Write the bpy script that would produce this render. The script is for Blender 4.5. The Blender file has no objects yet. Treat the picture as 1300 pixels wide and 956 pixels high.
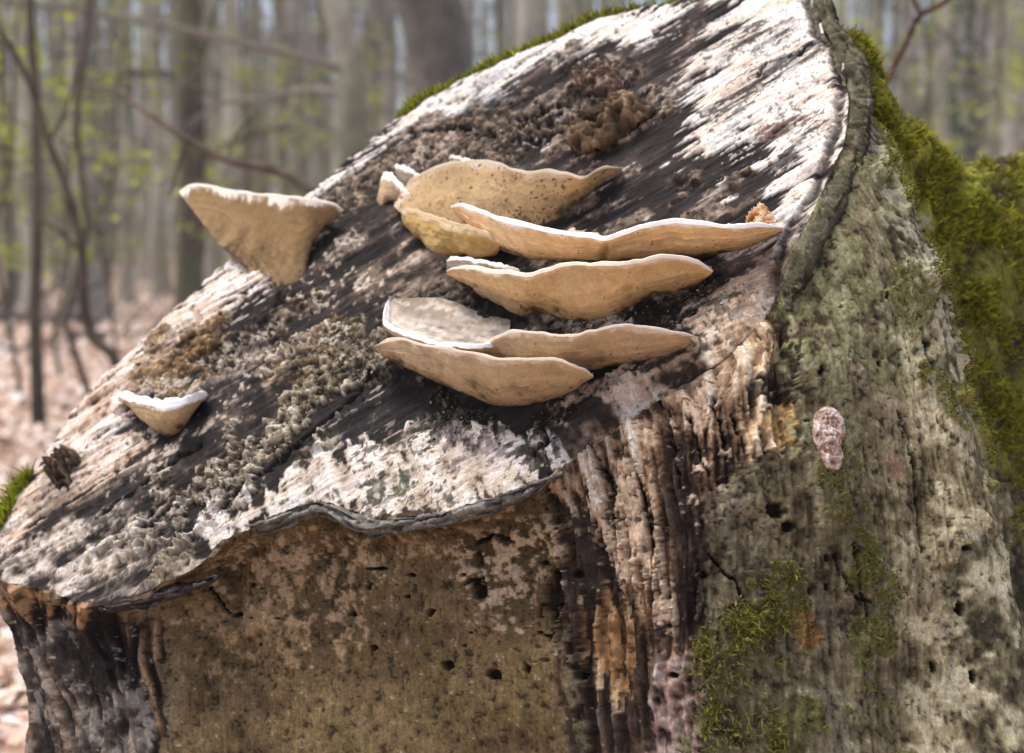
import bpy, math, random
import numpy as np
from mathutils import Vector, Matrix

random.seed(7); rng = np.random.default_rng(7)
SC = bpy.context.scene
COL = SC.collection

# ------------------------------------------------------------------ camera, sky, sun, exposure
F, CU, CV, CAMH, PITCH = 1786.0, 650.0, 478.0, 0.80, math.radians(5.2)
cam_d = bpy.data.cameras.new('camera'); cam = bpy.data.objects.new('camera', cam_d); COL.objects.link(cam)
cam.location = (0, 0, CAMH); cam.rotation_euler = (math.pi/2 - PITCH, 0, 0)
cam_d.sensor_width = 36; cam_d.lens = 36*F/1300.0; cam_d.clip_end = 600; cam_d.clip_start = 0.05
cam_d.dof.use_dof = True; cam_d.dof.focus_distance = 1.04; cam_d.dof.aperture_fstop = 5.6
SC.camera = cam

SUN = Vector((-0.33, 0.06, 0.94)).normalized()
w = bpy.data.worlds.new('World'); SC.world = w; w.use_nodes = True
nt = w.node_tree; bg = nt.nodes['Background']; sky = nt.nodes.new('ShaderNodeTexSky')
sky.sky_type = 'NISHITA'; sky.sun_disc = False
sky.sun_elevation = math.asin(SUN.z); sky.sun_rotation = math.atan2(SUN.x, SUN.y)
sky.air_density = .8; sky.dust_density = 3.5; sky.ozone_density = .6
nt.links.new(sky.outputs[0], bg.inputs[0]); bg.inputs[1].default_value = 0.15
sl = bpy.data.lights.new('sun', 'SUN'); sl.energy = 1.5; sl.angle = math.radians(22); sl.color = (1, .96, .91)
so = bpy.data.objects.new('sun', sl); COL.objects.link(so); so.rotation_euler = SUN.to_track_quat('Z', 'Y').to_euler()
so.location = (-4, 3, 9)
SC.view_settings.view_transform = 'Standard'; SC.view_settings.look = 'None'
SC.view_settings.exposure = .98; SC.view_settings.gamma = 1

# ------------------------------------------------------------------ maths helpers
FW = np.array([0, math.cos(PITCH), -math.sin(PITCH)]); UP = np.array([0, math.sin(PITCH), math.cos(PITCH)]); RT = np.array([1., 0, 0])
C0 = np.array([0, 0, CAMH])
def P(u, v, d):
    """point of the place at depth d metres along the sight line used while measuring the photograph"""
    u = np.asarray(u, float)[..., None]; v = np.asarray(v, float)[..., None]; d = np.asarray(d, float)[..., None]
    return C0 + d*((u-CU)/F*RT + FW - (v-CV)/F*UP)
def plan(p):
    q = p - C0; y = q@FW
    return CU + F*(q@RT)/y, CV - F*(q@UP)/y, y
def fdepth(u, v):
    return 1.0/(1 + .00033*(np.asarray(u, float)-700) + .0005*(np.asarray(v, float)-600))
def lin(r, g, b):
    c = np.array([r, g, b])/255.0
    return np.where(c <= .04045, c/12.92, ((c+.055)/1.055)**2.4)
def sm(a, b, x):
    t = np.clip((x-a)/(b-a), 0, 1); return t*t*(3-2*t)
_T = np.random.default_rng(3).random((64, 64, 64)).astype(np.float32)
def vn(p):
    i = np.floor(p).astype(np.int64); f = (p-i).astype(np.float32); f = f*f*(3-2*f); i &= 63
    j = (i+1) & 63
    x0, y0, z0 = i.T; x1, y1, z1 = j.T; fx, fy, fz = f.T
    a = _T[x0, y0, z0]*(1-fx)+_T[x1, y0, z0]*fx; b = _T[x0, y1, z0]*(1-fx)+_T[x1, y1, z0]*fx
    c = _T[x0, y0, z1]*(1-fx)+_T[x1, y0, z1]*fx; d = _T[x0, y1, z1]*(1-fx)+_T[x1, y1, z1]*fx
    return (a*(1-fy)+b*fy)*(1-fz)+(c*(1-fy)+d*fy)*fz
def fbm(p, o=4, g=.5):
    s = 0; a = 1; t = 0
    for k in range(o):
        s = s + a*vn(p*(2.03**k)+k*11.7); t += a; a *= g
    return s/t
def ridged(p, o=3):
    s = 0; a = 1; t = 0
    for k in range(o):
        s = s + a*(1-np.abs(2*vn(p*(2.03**k)+k*7.3)-1)); t += a; a *= .5
    return s/t
def nz(x): return (x-x.mean())/(x.std()+1e-9)
def sdpoly(x, y, poly, pad):
    """signed distance (positive inside), only near the polygon"""
    pl = np.array(poly, float); out = np.full(x.shape, -1e3)
    m = (x > pl[:, 0].min()-pad) & (x < pl[:, 0].max()+pad) & (y > pl[:, 1].min()-pad) & (y < pl[:, 1].max()+pad)
    if not m.any(): return out
    X = x[m]; Y = y[m]; d = np.full(X.shape, 1e9); ins = np.zeros(X.shape, bool)
    for k in range(len(pl)):
        ax, ay = pl[k]; bx, by = pl[(k+1) % len(pl)]
        dx, dy = bx-ax, by-ay; t = np.clip(((X-ax)*dx+(Y-ay)*dy)/(dx*dx+dy*dy+1e-9), 0, 1)
        d = np.minimum(d, (X-ax-t*dx)**2+(Y-ay-t*dy)**2)
        if ay != by:
            ins ^= ((ay > Y) != (by > Y)) & (X < (bx-ax)*(Y-ay)/(by-ay)+ax)
    d = np.sqrt(d); out[m] = np.where(ins, d, -d); return out
def dline(x, y, line, pad=40):
    pl = np.array(line, float); out = np.full(x.shape, 1e3)
    m = (x > pl[:, 0].min()-pad) & (x < pl[:, 0].max()+pad) & (y > pl[:, 1].min()-pad) & (y < pl[:, 1].max()+pad)
    if not m.any(): return out
    X = x[m]; Y = y[m]; d = np.full(X.shape, 1e9)
    for k in range(len(pl)-1):
        ax, ay = pl[k]; bx, by = pl[k+1]; dx, dy = bx-ax, by-ay
        t = np.clip(((X-ax)*dx+(Y-ay)*dy)/(dx*dx+dy*dy+1e-9), 0, 1)
        d = np.minimum(d, (X-ax-t*dx)**2+(Y-ay-t*dy)**2)
    out[m] = np.sqrt(d); return out
def catmull(p, t, closed=False):
    p = np.asarray(p, float); n = len(p); i = np.floor(t).astype(int)
    if not closed: i = np.clip(i, 0, n-2)
    f = (t-i)
    g = (lambda k: p[k % n]) if closed else (lambda k: p[np.clip(k, 0, n-1)])
    f = f.reshape(f.shape+(1,)*(p.ndim-1))
    a, b, c, d = g(i-1), g(i), g(i+1), g(i+2)
    return .5*(2*b+(c-a)*f+(2*a-5*b+4*c-d)*f*f+(3*b-a-3*c+d)*f**3)
def poly_at(pts, n):
    """n points evenly along a smooth curve through pts (rows of any width)"""
    mw = max(map(len, pts)); p = np.array([tuple(q)+(0,)*(mw-len(q)) for q in pts], float); L = np.r_[0, np.cumsum(np.hypot(*np.diff(p[:, :2], axis=0).T))]
    s = np.linspace(0, L[-1], n); t = np.interp(s, L, np.arange(len(p)))
    return catmull(p, t)

# ------------------------------------------------------------------ object helpers
def mesh_np(name, v, quads=None, tris=None, col=None, mat=None, parent=None, smooth=True, fib=None):
    me = bpy.data.meshes.new(name); v = np.ascontiguousarray(v, dtype=np.float32)
    nq = 0 if quads is None else len(quads); n3 = 0 if tris is None else len(tris)
    me.vertices.add(len(v)); me.vertices.foreach_set('co', v.ravel())
    me.loops.add(nq*4+n3*3); me.polygons.add(nq+n3)
    li = []; ls = []
    if nq: li.append(np.asarray(quads).ravel()); ls.append(np.arange(nq)*4)
    if n3: li.append(np.asarray(tris).ravel()); ls.append(nq*4+np.arange(n3)*3)
    me.loops.foreach_set('vertex_index', np.concatenate(li).astype(np.int32))
    me.polygons.foreach_set('loop_start', np.concatenate(ls).astype(np.int32))
    me.polygons.foreach_set('use_smooth', np.full(nq+n3, smooth))
    me.update(calc_edges=True); me.validate()
    if col is not None:
        a = me.attributes.new('Col', 'FLOAT_COLOR', 'POINT')
        a.data.foreach_set('color', np.c_[np.clip(col, 0, 1), np.ones(len(v))].astype(np.float32).ravel())
    if fib is not None:
        a = me.attributes.new('Fib', 'FLOAT_VECTOR', 'POINT'); a.data.foreach_set('vector', np.ascontiguousarray(fib, dtype=np.float32).ravel())
    if mat: me.materials.append(mat)
    o = bpy.data.objects.new(name, me); COL.objects.link(o)
    if parent: o.parent = parent
    return o
def grid_quads(a, b, wrap=False):
    i = np.arange(a*b).reshape(a, b)
    if wrap: i = np.concatenate([i, i[:1]])
    return np.stack([i[:-1, :-1], i[1:, :-1], i[1:, 1:], i[:-1, 1:]], -1).reshape(-1, 4)
def empty(name, loc=(0, 0, 0)):
    o = bpy.data.objects.new(name, None); o.location = loc; o.empty_display_size = .05; COL.objects.link(o); return o
def tag(o, label=None, cat=None, group=None, kind=None):
    for k, x in (('label', label), ('category', cat), ('group', group), ('kind', kind)):
        if x: o[k] = x
    return o
def parent_keep(ch, par):
    ch.parent = par; ch.matrix_parent_inverse = Matrix.Translation(par.location).inverted()

def vmat(name, rough=.85, nscale=600, namt=.35, bscale=500, bump=.35, dist=.002, spec=.14, fib=0, sss=0, trans=0):
    m = bpy.data.materials.new(name); m.use_nodes = True; t = m.node_tree; b = t.nodes['Principled BSDF']
    at = t.nodes.new('ShaderNodeAttribute'); at.attribute_name = 'Col'
    tc = t.nodes.new('ShaderNodeTexCoord')
    def noise(vec, sc, det=6, ro=.7):
        n = t.nodes.new('ShaderNodeTexNoise'); n.inputs['Scale'].default_value = sc; n.inputs['Detail'].default_value = det; n.inputs['Roughness'].default_value = ro
        t.links.new(vec, n.inputs['Vector']); return n.outputs['Fac']
    def rng_(f, a, b_, lo, hi):
        mr = t.nodes.new('ShaderNodeMapRange')
        for k, x in enumerate((a, b_, lo, hi)): mr.inputs[k+1].default_value = x
        t.links.new(f, mr.inputs[0]); return mr.outputs[0]
    def mul(a, f):
        mx = t.nodes.new('ShaderNodeVectorMath'); mx.operation = 'SCALE'; t.links.new(a, mx.inputs[0]); t.links.new(f, mx.inputs['Scale']); return mx.outputs[0]
    c = mul(at.outputs['Color'], rng_(noise(tc.outputs['Object'], nscale), .32, .68, 1-namt, 1+namt*.8)); hts = []
    if fib:
        fa = t.nodes.new('ShaderNodeAttribute'); fa.attribute_name = 'Fib'
        f1 = noise(fa.outputs['Vector'], 1.0, 7, .72); c = mul(c, rng_(f1, .34, .66, 1-fib, 1+fib*.6)); hts.append(f1)
    t.links.new(c, b.inputs['Base Color'])
    b.inputs['Roughness'].default_value = rough; b.inputs['Specular IOR Level'].default_value = spec
    if bump:
        h = noise(tc.outputs['Object'], bscale, 7, .75)
        if hts:
            ad = t.nodes.new('ShaderNodeMath'); ad.operation = 'ADD'; t.links.new(h, ad.inputs[0]); t.links.new(hts[0], ad.inputs[1]); h = ad.outputs[0]
        bp = t.nodes.new('ShaderNodeBump'); bp.inputs['Strength'].default_value = bump; bp.inputs['Distance'].default_value = dist
        t.links.new(h, bp.inputs['Height']); t.links.new(bp.outputs[0], b.inputs['Normal'])
    if sss:
        b.inputs['Subsurface Weight'].default_value = sss; b.inputs['Subsurface Radius'].default_value = (.01, .006, .003); b.inputs['Subsurface Scale'].default_value = .6
    if trans:
        tr = t.nodes.new('ShaderNodeBsdfTranslucent'); mix = t.nodes.new('ShaderNodeMixShader'); mix.inputs[0].default_value = trans
        t.links.new(c, tr.inputs[0]); t.links.new(b.outputs[0], mix.inputs[1]); t.links.new(tr.outputs[0], mix.inputs[2])
        t.links.new(mix.outputs[0], t.nodes['Material Output'].inputs[0])
    return m
M_wood = vmat('weathered_cut_wood', .85, 420, .34, 380, .6, .0020, fib=.28)
M_bark = vmat('beech_bark', .92, 380, .38, 330, .75, .0026, fib=.32)
M_fungus = vmat('bracket_fungus_flesh', .85, 500, .09, 700, .35, .0009, .2, sss=.05)
M_moss = vmat('moss_blades', .8, 300, .15, 10, 0, trans=.3)
M_trunk = vmat('forest_bark', .9, 9, .35, 14, .4, .02)
M_leaf = vmat('leaf', .7, 25, .12, 10, 0, trans=.35)
M_litter = vmat('dry_leaf', .75, 30, .15, 10, 0, trans=.12)
M_ground = vmat('forest_soil', .95, 18, .4, 30, .5, .03)

# ------------------------------------------------------------------ ground, as one sheet to the horizon
def gz(x, y):
    r = np.sqrt(x*x+y*y); h = r*0
    return h
def ground():
    r = np.r_[0, np.geomspace(.4, 280, 106)]; a = np.linspace(0, 2*np.pi, 181)[:-1]
    A, R = np.meshgrid(a, r, indexing='ij'); x = R*np.sin(A); y = R*np.cos(A)
    p = np.stack([x.ravel(), y.ravel(), gz(x, y).ravel()], 1)
    n = fbm(p*np.array([1.1, 1.1, 1]), 4); p[:, 2] += (n-.5)*.10*np.minimum(1, R.ravel()/3)
    col = lin(214, 184, 160)*(.5+1.0*fbm(p*3.1+5, 4))[:, None]*.75
    g = sm(.5, .62, fbm(p*.35+9, 3))*.25
    col = col*(1-g[:, None])+lin(80, 86, 50)*g[:, None]
    return tag(mesh_np('ground', p, grid_quads(180, 107, True), col=col, mat=M_ground), kind='structure')
ground()

# ------------------------------------------------------------------ the stump
RIBS = [  # rim, then points going down: (u, v, depth)
 [(-15, 700, 0), (5, 765, 1.235), (25, 835, 1.22), (45, 1000, 1.18)],
 [(60, 748, 0), (70, 795, 1.175), (82, 855, 1.15), (100, 1000, 1.11)],
 [(130, 768, 0), (142, 800, 1.145), (155, 865, 1.13), (175, 1000, 1.08)],
 [(275, 688, 0), (285, 720, 1.135), (295, 790, 1.135), (305, 1000, 1.09)],
 [(340, 662, 0), (347, 695, 1.114), (355, 780, 1.116), (365, 1000, 1.08)],
 [(440, 645, 0), (445, 685, 1.094), (450, 780, 1.092), (455, 1000, 1.06)],
 [(560, 655, 0), (562, 690, 1.050), (565, 780, 1.048), (570, 1000, 1.02)],
 [(690, 605, 0), (696, 650, 1.008), (705, 760, 1.004), (715, 1000, .98)],
 [(790, 525, 0), (803, 580, .988), (825, 720, .965), (850, 1000, .94)],
 [(870, 470, 0), (887, 525, .978), (905, 690, .953), (925, 1000, .925)],
 [(960, 400, 0), (983, 465, .985), (1003, 670, .962), (1018, 1000, .935)],
 [(1000, 330, 0), (1050, 420, 1.005), (1085, 640, .98), (1105, 1000, .955)],
 [(1050, 230, 0), (1118, 370, 1.035), (1160, 640, 1.0), (1185, 1000, .97)],
 [(1078, 130, 0), (1168, 290, 1.085), (1244, 560, 1.05), (1365, 1000, 1.0)],
 [(1042, 20, 0), (1128, 230, 1.24), (1205, 560, 1.25), (1300, 1000, 1.22)],
 [(1035, -20, 0), (1092, 66, 1.27), (1205, 202, 1.34), (1420, 318, 1.48)],
 [(980, -70, 0), (1040, 150, 1.5), (1240, 400, 1.62), (1480, 600, 1.8)],
 [(900, -40, 0), (880, 80, 1.66), (890, 320, 1.75), (900, 1000, 1.8)],
 [(760, 25, 0), (740, 120, 1.58), (740, 400, 1.70), (740, 1000, 1.75)],
 [(560, 115, 0), (540, 210, 1.58), (530, 500, 1.68), (520, 1000, 1.74)],
 [(380, 255, 0), (355, 340, 1.52), (340, 600, 1.62), (330, 1000, 1.70)],
 [(230, 385, 0), (212, 440, 1.44), (200, 650, 1.54), (190, 1000, 1.6)],
 [(100, 510, 0), (92, 565, 1.37), (92, 760, 1.41), (100, 1000, 1.45)],
 [(15, 640, 0), (22, 705, 1.29), (45, 800, 1.31), (60, 1000, 1.33)]]
RIM = [(0, -15, 700), (.6, 0, 738), (1, 60, 748), (1.5, 95, 762), (2, 130, 768), (2.4, 200, 744), (2.7, 255, 722), (3, 275, 688), (3.5, 310, 673), (4, 340, 662),
 (4.5, 385, 641), (4.8, 405, 638), (5, 440, 645), (5.3, 470, 661), (5.6, 510, 659), (6, 560, 654), (6.5, 630, 633), (7, 690, 605), (7.5, 740, 562), (8, 790, 525),
 (8.5, 830, 495), (9, 870, 470), (9.5, 925, 435), (10, 960, 400), (10.5, 983, 360), (11, 1000, 330), (11.5, 1025, 285), (12, 1050, 230), (12.5, 1072, 180), (13, 1078, 130),
 (13.4, 1070, 72), (13.7, 1048, 52), (14, 1042, 20), (15, 1035, -20), (16, 980, -70), (16.5, 940, -60), (17, 900, -40), (17.4, 862, 2), (17.7, 815, 8), (18, 760, 25),
 (18.5, 655, 72), (19, 560, 115), (19.5, 470, 175), (20, 385, 253), (20.3, 345, 290), (20.6, 290, 332), (21, 230, 385), (21.5, 160, 450), (22, 100, 510), (22.5, 55, 580), (23, 15, 640), (24, -15, 700)]
RIM = np.array(RIM, float)
q0, q1, q2 = P(300, 300, fdepth(300, 300)), P(700, 600, fdepth(700, 600)), P(1050, 100, fdepth(1050, 100))
E1 = P(1060, 110, fdepth(1060, 110))-P(940, 180, fdepth(940, 180)); E1 /= np.linalg.norm(E1)     # the way the saw went
NF = np.cross(q1-q0, q2-q0); NF /= np.linalg.norm(NF)
if NF@(C0-q0) < 0: NF = -NF
E2 = np.cross(NF, E1)
def face_pt(u, v): return P(u, v, fdepth(u, v))
def rim_at(s):
    """dense rim in 3-D"""
    ss = np.linspace(0, 24, 4801); k = np.ones(41)/41
    out = []
    for c in (1, 2):
        y = np.interp(ss, RIM[:, 0], RIM[:, c]); y = np.r_[y[-21:-1], y, y[1:21]]
        out.append(np.convolve(y, k, 'valid'))
    jit = (fbm(np.stack([ss*9, ss*0, ss*0+3], 1), 3)-.5)*9*np.clip(np.sin(np.pi*ss/24)*6, 0, 1)
    u = np.interp(s, ss, out[0]); v = np.interp(s, ss, out[1]+jit); return face_pt(u, v)

ribs = np.zeros((24, 5, 3))
for i, rb in enumerate(RIBS):
    for k, (u, v, d) in enumerate(rb):
        ribs[i, k] = P(u, v, d if d else fdepth(u, v))
    a, b = ribs[i, 2], ribs[i, 3]; dr = b-a; dr = dr/np.linalg.norm(dr)
    if dr[2] > -.35: dr = dr+np.array([0, 0, -.6])
    e = ribs[i, 3]+dr*((ribs[i, 3][2]+.06)/-dr[2]); ctr = np.array([.1, 1.35, -.06])
    h = e-ctr; L = np.linalg.norm(h[:2])
    if L > 1.6: h = h*1.6/L
    ribs[i, 4] = ctr+h*1.08; ribs[i, 4][2] = -.06

# --- the side
seg = []
for i in range(24):
    L = np.linalg.norm(ribs[(i+1) % 24, :4]-ribs[i, :4], axis=1).max()
    st = .0013 if i < 15 else .006
    seg.append(i+np.arange(0, 1, 1/max(4, int(L*.8/st))))
S = np.concatenate(seg)
T = np.r_[np.linspace(0, 1, 75)[:-1], np.linspace(1, 2, 140)[:-1], np.linspace(2, 2.95, 170)[:-1], np.linspace(2.95, 4, 24)]
lev = catmull(ribs.transpose(1, 0, 2), T)                 # (nt, 24, 3)
side = catmull(lev.transpose(1, 0, 2), S, True)           # (ns, nt, 3)
off = rim_at(S)-side[:, 0]
side = side+off[:, None, :]*(np.clip(1-T/1.2, 0, 1)**2)[None, :, None]
ns, ntt = len(S), len(T)
def rw(x): return sm(6.7, 7.6, x)*sm(11.2, 10.3, x)*.011
side = side-NF*(rw(S)[:, None]*(np.clip(1-T/.9, 0, 1)**2)[None])[..., None]
def gnorm(g):
    d1 = np.roll(g, -1, 0)-np.roll(g, 1, 0); d2 = np.gradient(g, axis=1); n = np.cross(d1, d2)
    return n/(np.linalg.norm(n, axis=2, keepdims=True)+1e-12)
SN = gnorm(side)
if SN[len(S)//4, 100]@(C0-side[len(S)//4, 100]) < 0: SN = -SN
Sg = np.repeat(S, ntt); Tg = np.tile(T, ns); sp = side.reshape(-1, 3); sn = SN.reshape(-1, 3)
arc = np.cumsum(np.linalg.norm(np.diff(side[:, 180], axis=0, prepend=side[:1, 180]), axis=1)); arcg = np.repeat(arc, ntt)
dn = np.concatenate([np.zeros((ns, 1)), np.cumsum(np.linalg.norm(np.diff(side, axis=1), axis=2), 1)], 1).ravel()
U, V, D = plan(sp)
front = (Sg < 15.9)
Ux = np.where(front, U, -9999)
nA = nz(fbm(sp*14, 3)); nB = nz(fbm(sp*45+3, 4)); nCc = nz(fbm(sp*160+8, 3)); nD = nz(fbm(sp*380+2, 2))
fib = nz(fbm(np.stack([arcg*150+nA*.5, dn*11, dn*0+1], 1), 4)); fib2 = nz(fbm(np.stack([arcg*380+nB*.2, dn*30, dn*0+4], 1), 3))
rdg = nz(ridged(np.stack([arcg*70, dn*45, dn*0+7], 1)+nB[:, None]*.15, 3))
col = lin(112, 100, 80)[None]*(1+.16*nA+.14*nB+.12*nCc)[:, None]
disp = .0020*nA+.0006*nB+.00025*nCc+.0004*fib2
moss = np.zeros(len(sp))
def lay(poly, c, soft=10, amp=14, n=None, k=1.0, h=0.0, hn=0.0, hf=None, thr=None, var=.15, vn_=None):
    """a patch of the surface: colour, relief and where it is"""
    global col, disp
    sd = sdpoly(Ux, V, poly, soft+3*amp+5)
    soft *= .6; m = sm(-soft, soft, sd+(nB if n is None else n)*amp+nD*2.2+nCc*2.0)*k
    if thr is not None: m = m*sm(thr-.09, thr+.09, (nB if vn_ is None else vn_))
    cc = np.array(c)[None]*(1+var*(nCc if vn_ is None else vn_).clip(-2, 2))[:, None] if np.ndim(c) == 1 else c
    col = col*(1-m[:, None])+cc*m[:, None]
    disp = disp+m*(h+(hn*hf if hf is not None else 0))
    return m
def ramp(x, stops):
    xs = [s[0] for s in stops]; cs = np.array([s[1] for s in stops])
    return np.stack([np.interp(x, xs, cs[:, k]) for k in range(3)], 1)
# smooth bark, front left
lay([(230, 690), (690, 600), (730, 760), (720, 1000), (150, 1000), (190, 850), (130, 770)], ramp(nA+.7*nB+.4*nCc, [(-2.2, lin(80, 66, 50)), (-.6, lin(108, 91, 68)), (.6, lin(126, 107, 82)), (2, lin(140, 121, 96))]), 12, 5)
lay([(400, 800), (560, 780), (660, 860), (700, 1000), (380, 1000)], lin(88, 84, 44), 30, 25, k=.55, thr=.1)
lay([(300, 700), (700, 690), (720, 1000), (200, 1000)], lin(122, 104, 80), 30, 20, nB, k=.45)
lay([(265, 700), (340, 690), (400, 690), (455, 740), (440, 800), (380, 780), (310, 750)], lin(172, 148, 128), 14, 16, nCc, thr=.2, vn_=.5*nB+.8*nCc+.5*nD, k=.75, h=.0005)
lay([(250, 770), (400, 770), (420, 830), (260, 840)], lin(164, 140, 116), 20, 20, nCc, thr=.6, vn_=.5*nB+.8*nCc+.5*nD, k=.5)
lay([(590, 690), (690, 640), (712, 690), (660, 760), (640, 790), (600, 740)], lin(186, 164, 146), 12, 15, nCc, thr=.25, vn_=.5*nB+.8*nCc+.5*nD, k=.8, h=.0006)
lay([(440, 670), (560, 670), (600, 700), (450, 700)], lin(164, 144, 124), 10, 14, nCc, thr=.7, vn_=.5*nB+.8*nCc+.5*nD, k=.7)
lay([(560, 665), (690, 615), (700, 650), (600, 700)], lin(84, 72, 54), 10, 12, k=.5)
lay([(-40, 738), (60, 748), (130, 768), (200, 800), (215, 1000), (-40, 1000)], ramp(fib+.5*nB, [(-1.5, lin(28, 24, 22)), (.2, lin(52, 44, 38)), (1.2, lin(96, 76, 56)), (2.2, lin(176, 142, 108))]), 10, 10, hn=.003, hf=fib)
lay([(-40, 735), (50, 745), (120, 770), (100, 785), (30, 765), (-40, 760)], lin(168, 134, 98), 8, 8, fib, k=.8)
lay([(10, 790), (70, 800), (150, 830), (200, 1000), (30, 1000)], ramp(nB+.6*nCc, [(-1, lin(46, 40, 36)), (.6, lin(88, 80, 72)), (1.8, lin(150, 140, 130))]), 12, 10, k=.7)
# broken wood on the corner
wood = [(690, 598), (740, 555), (870, 462), (960, 395), (990, 410), (1015, 480), (1008, 560), (960, 592), (905, 640), (893, 720), (900, 800), (890, 1000), (715, 1000), (735, 840), (722, 760), (740, 720), (715, 650)]
wood = [(690, 598), (740, 555), (870, 462), (960, 395), (990, 410), (1015, 480), (1008, 560), (960, 592), (905, 640), (893, 720), (900, 800), (890, 1000), (745, 1000), (735, 865), (719, 827), (702, 803), (684, 768), (690, 745), (729, 703), (712, 637)]
wcol = ramp(.75*fib+.5*fib2+.3*nB, [(-2, lin(32, 24, 20)), (-.7, lin(70, 52, 40)), (0, lin(120, 92, 68)), (.6, lin(172, 140, 110)), (1.3, lin(206, 182, 156)), (2.2, lin(226, 210, 194))])
mw = lay(wood, wcol, 4, 11, .5*nB+.5*nCc, h=-.0045*sm(0, .8, Tg), hn=.0032*sm(-.1, .5, Tg), hf=np.clip(fib*.8+fib2*.35, -2.2, 2.2))
lay([(690, 600), (745, 560), (770, 640), (790, 720), (770, 740), (730, 690)], ramp(fib+.4*fib2, [(-1, lin(58, 46, 36)), (0, lin(120, 98, 78)), (1, lin(186, 160, 134))]), 8, 10, fib, k=.9)
lay([(712, 640), (745, 655), (770, 720), (775, 790), (720, 800), (695, 765), (735, 705)], lin(50, 42, 37), 6, 12, nB, k=.9, h=-.004)
lay([(818, 510), (850, 500), (890, 580), (905, 680), (900, 800), (880, 860), (850, 760), (838, 640)], lin(46, 36, 31), 9, 12, fib, k=.88, h=-.004)
lay([(745, 700), (790, 720), (830, 840), (850, 1000), (730, 1000), (720, 800)], lin(50, 40, 35), 10, 14, fib, k=.8, h=-.003)
for poly in ([(770, 575), (800, 570), (822, 650), (838, 730), (845, 790), (832, 780), (805, 700), (780, 640)], [(745, 640), (765, 640), (785, 690), (800, 735), (790, 745), (765, 710)], [(838, 740), (846, 745), (858, 800), (852, 802)], [(815, 700), (826, 702), (842, 770), (836, 772)], [(760, 600), (776, 606), (790, 660), (776, 650)]):
    lay(poly, lin(206, 180, 152), 4, 5, fib2, k=.9, h=.003)
lay([(742, 772), (770, 762), (795, 770), (802, 830), (785, 880), (745, 860)], ramp(nB+.5*fib2, [(-1.5, lin(112, 80, 54)), (0, lin(182, 142, 98)), (1.5, lin(216, 190, 152))]), 6, 12, fib2, h=-.006)
lay([(800, 770), (840, 790), (850, 840), (815, 820)], lin(120, 78, 40), 8, 10, nCc, thr=.2)
lay([(850, 470), (960, 398), (990, 420), (1000, 560), (960, 590), (900, 610), (880, 560)], ramp(.6*fib+.5*nB+.5*fib2, [(-1.8, lin(52, 40, 32)), (-.7, lin(138, 108, 84)), (.2, lin(200, 172, 142)), (1.5, lin(228, 212, 190))]), 10, 10, k=.9, hn=.002, hf=nB)
lay([(685, 600), (740, 553), (870, 460), (962, 392), (985, 430), (930, 500), (870, 545), (800, 595), (745, 640), (700, 635)], ramp(.7*fib+.5*fib2+.3*nCc, [(-1.6, lin(72, 54, 42)), (-.5, lin(160, 128, 100)), (.4, lin(208, 184, 156)), (1.6, lin(232, 218, 200))]), 10, 16, fib, k=.8)
lay([(985, 385), (1018, 400), (1022, 520), (1005, 560), (985, 500), (975, 440)], lin(42, 34, 28), 8, 12, nB, k=.85, h=-.004)
lay([(930, 520), (990, 480), (1005, 560), (950, 590)], lin(48, 40, 36), 8, 12, nB, thr=.1, k=.9, h=-.003)
lay([(885, 560), (950, 590), (1000, 560), (960, 600), (915, 640), (895, 610)], lin(196, 172, 152), 10, 14, nCc, thr=-.1, vn_=nB+nCc, h=.002)
lay([(960, 535), (1015, 500), (1025, 560), (1000, 585)], lin(204, 168, 118), 6, 8, nB, k=.85)
lay([(835, 835), (890, 830), (900, 1000), (820, 1000)], ramp(nCc+nB, [(-1.5, lin(70, 54, 52)), (0, lin(150, 122, 114)), (1.5, lin(206, 186, 174))]), 8, 14, nB, k=.75, h=.0015, hn=.0006, hf=nCc)
lay([(890, 610), (905, 700), (925, 800), (905, 830), (885, 700)], lin(108, 72, 56), 6, 8, fib2, thr=0, k=.8)
# grey bark on the right
gb = ramp(nB*.7+nCc*.45+.4*fib2+.4*nA, [(-2.2, lin(66, 56, 42)), (-.6, lin(112, 101, 80)), (.6, lin(140, 130, 106)), (2.2, lin(172, 164, 142))])
lay([(905, 640), (960, 592), (1022, 562), (1060, 640), (1045, 1000), (885, 1000), (893, 740)], gb, 5, 6, nCc, h=.001)
pan = [(1005, 380), (1010, 345), (1035, 280), (1085, 180), (1100, 110), (1150, 250), (1180, 330), (1212, 450), (1262, 600), (1310, 680), (1310, 1000), (1040, 1000), (1030, 700), (1012, 560)]
lay(pan, gb, 6, 5, nCc)
lay([(1015, 345), (1100, 150), (1160, 290), (1190, 430), (1150, 520), (1110, 580), (1020, 560)], lin(106, 108, 72), 25, 25, nB, k=.55, thr=-.3, vn_=nB+.6*fib)
lay([(1015, 345), (1080, 330), (1110, 450), (1060, 560), (1018, 540)], lin(128, 124, 98), 20, 20, nCc, thr=.2, k=.6, vn_=nCc+.5*fib2)
lay([(1150, 440), (1212, 450), (1290, 660), (1250, 1000), (1150, 1000), (1140, 700)], lin(160, 150, 130), 20, 25, nB, thr=.1, k=.6, vn_=nB+.5*nCc)
lay([(1100, 480), (1140, 490), (1170, 650), (1150, 700), (1100, 640)], lin(112, 96, 80), 14, 20, nB, thr=0, k=.7)
lay([(960, 700), (1100, 680), (1130, 1000), (960, 1000)], lin(96, 88, 78), 20, 25, nB, thr=.1, k=.7, vn_=nB+fib*.6, hn=.0015, hf=fib)
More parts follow.
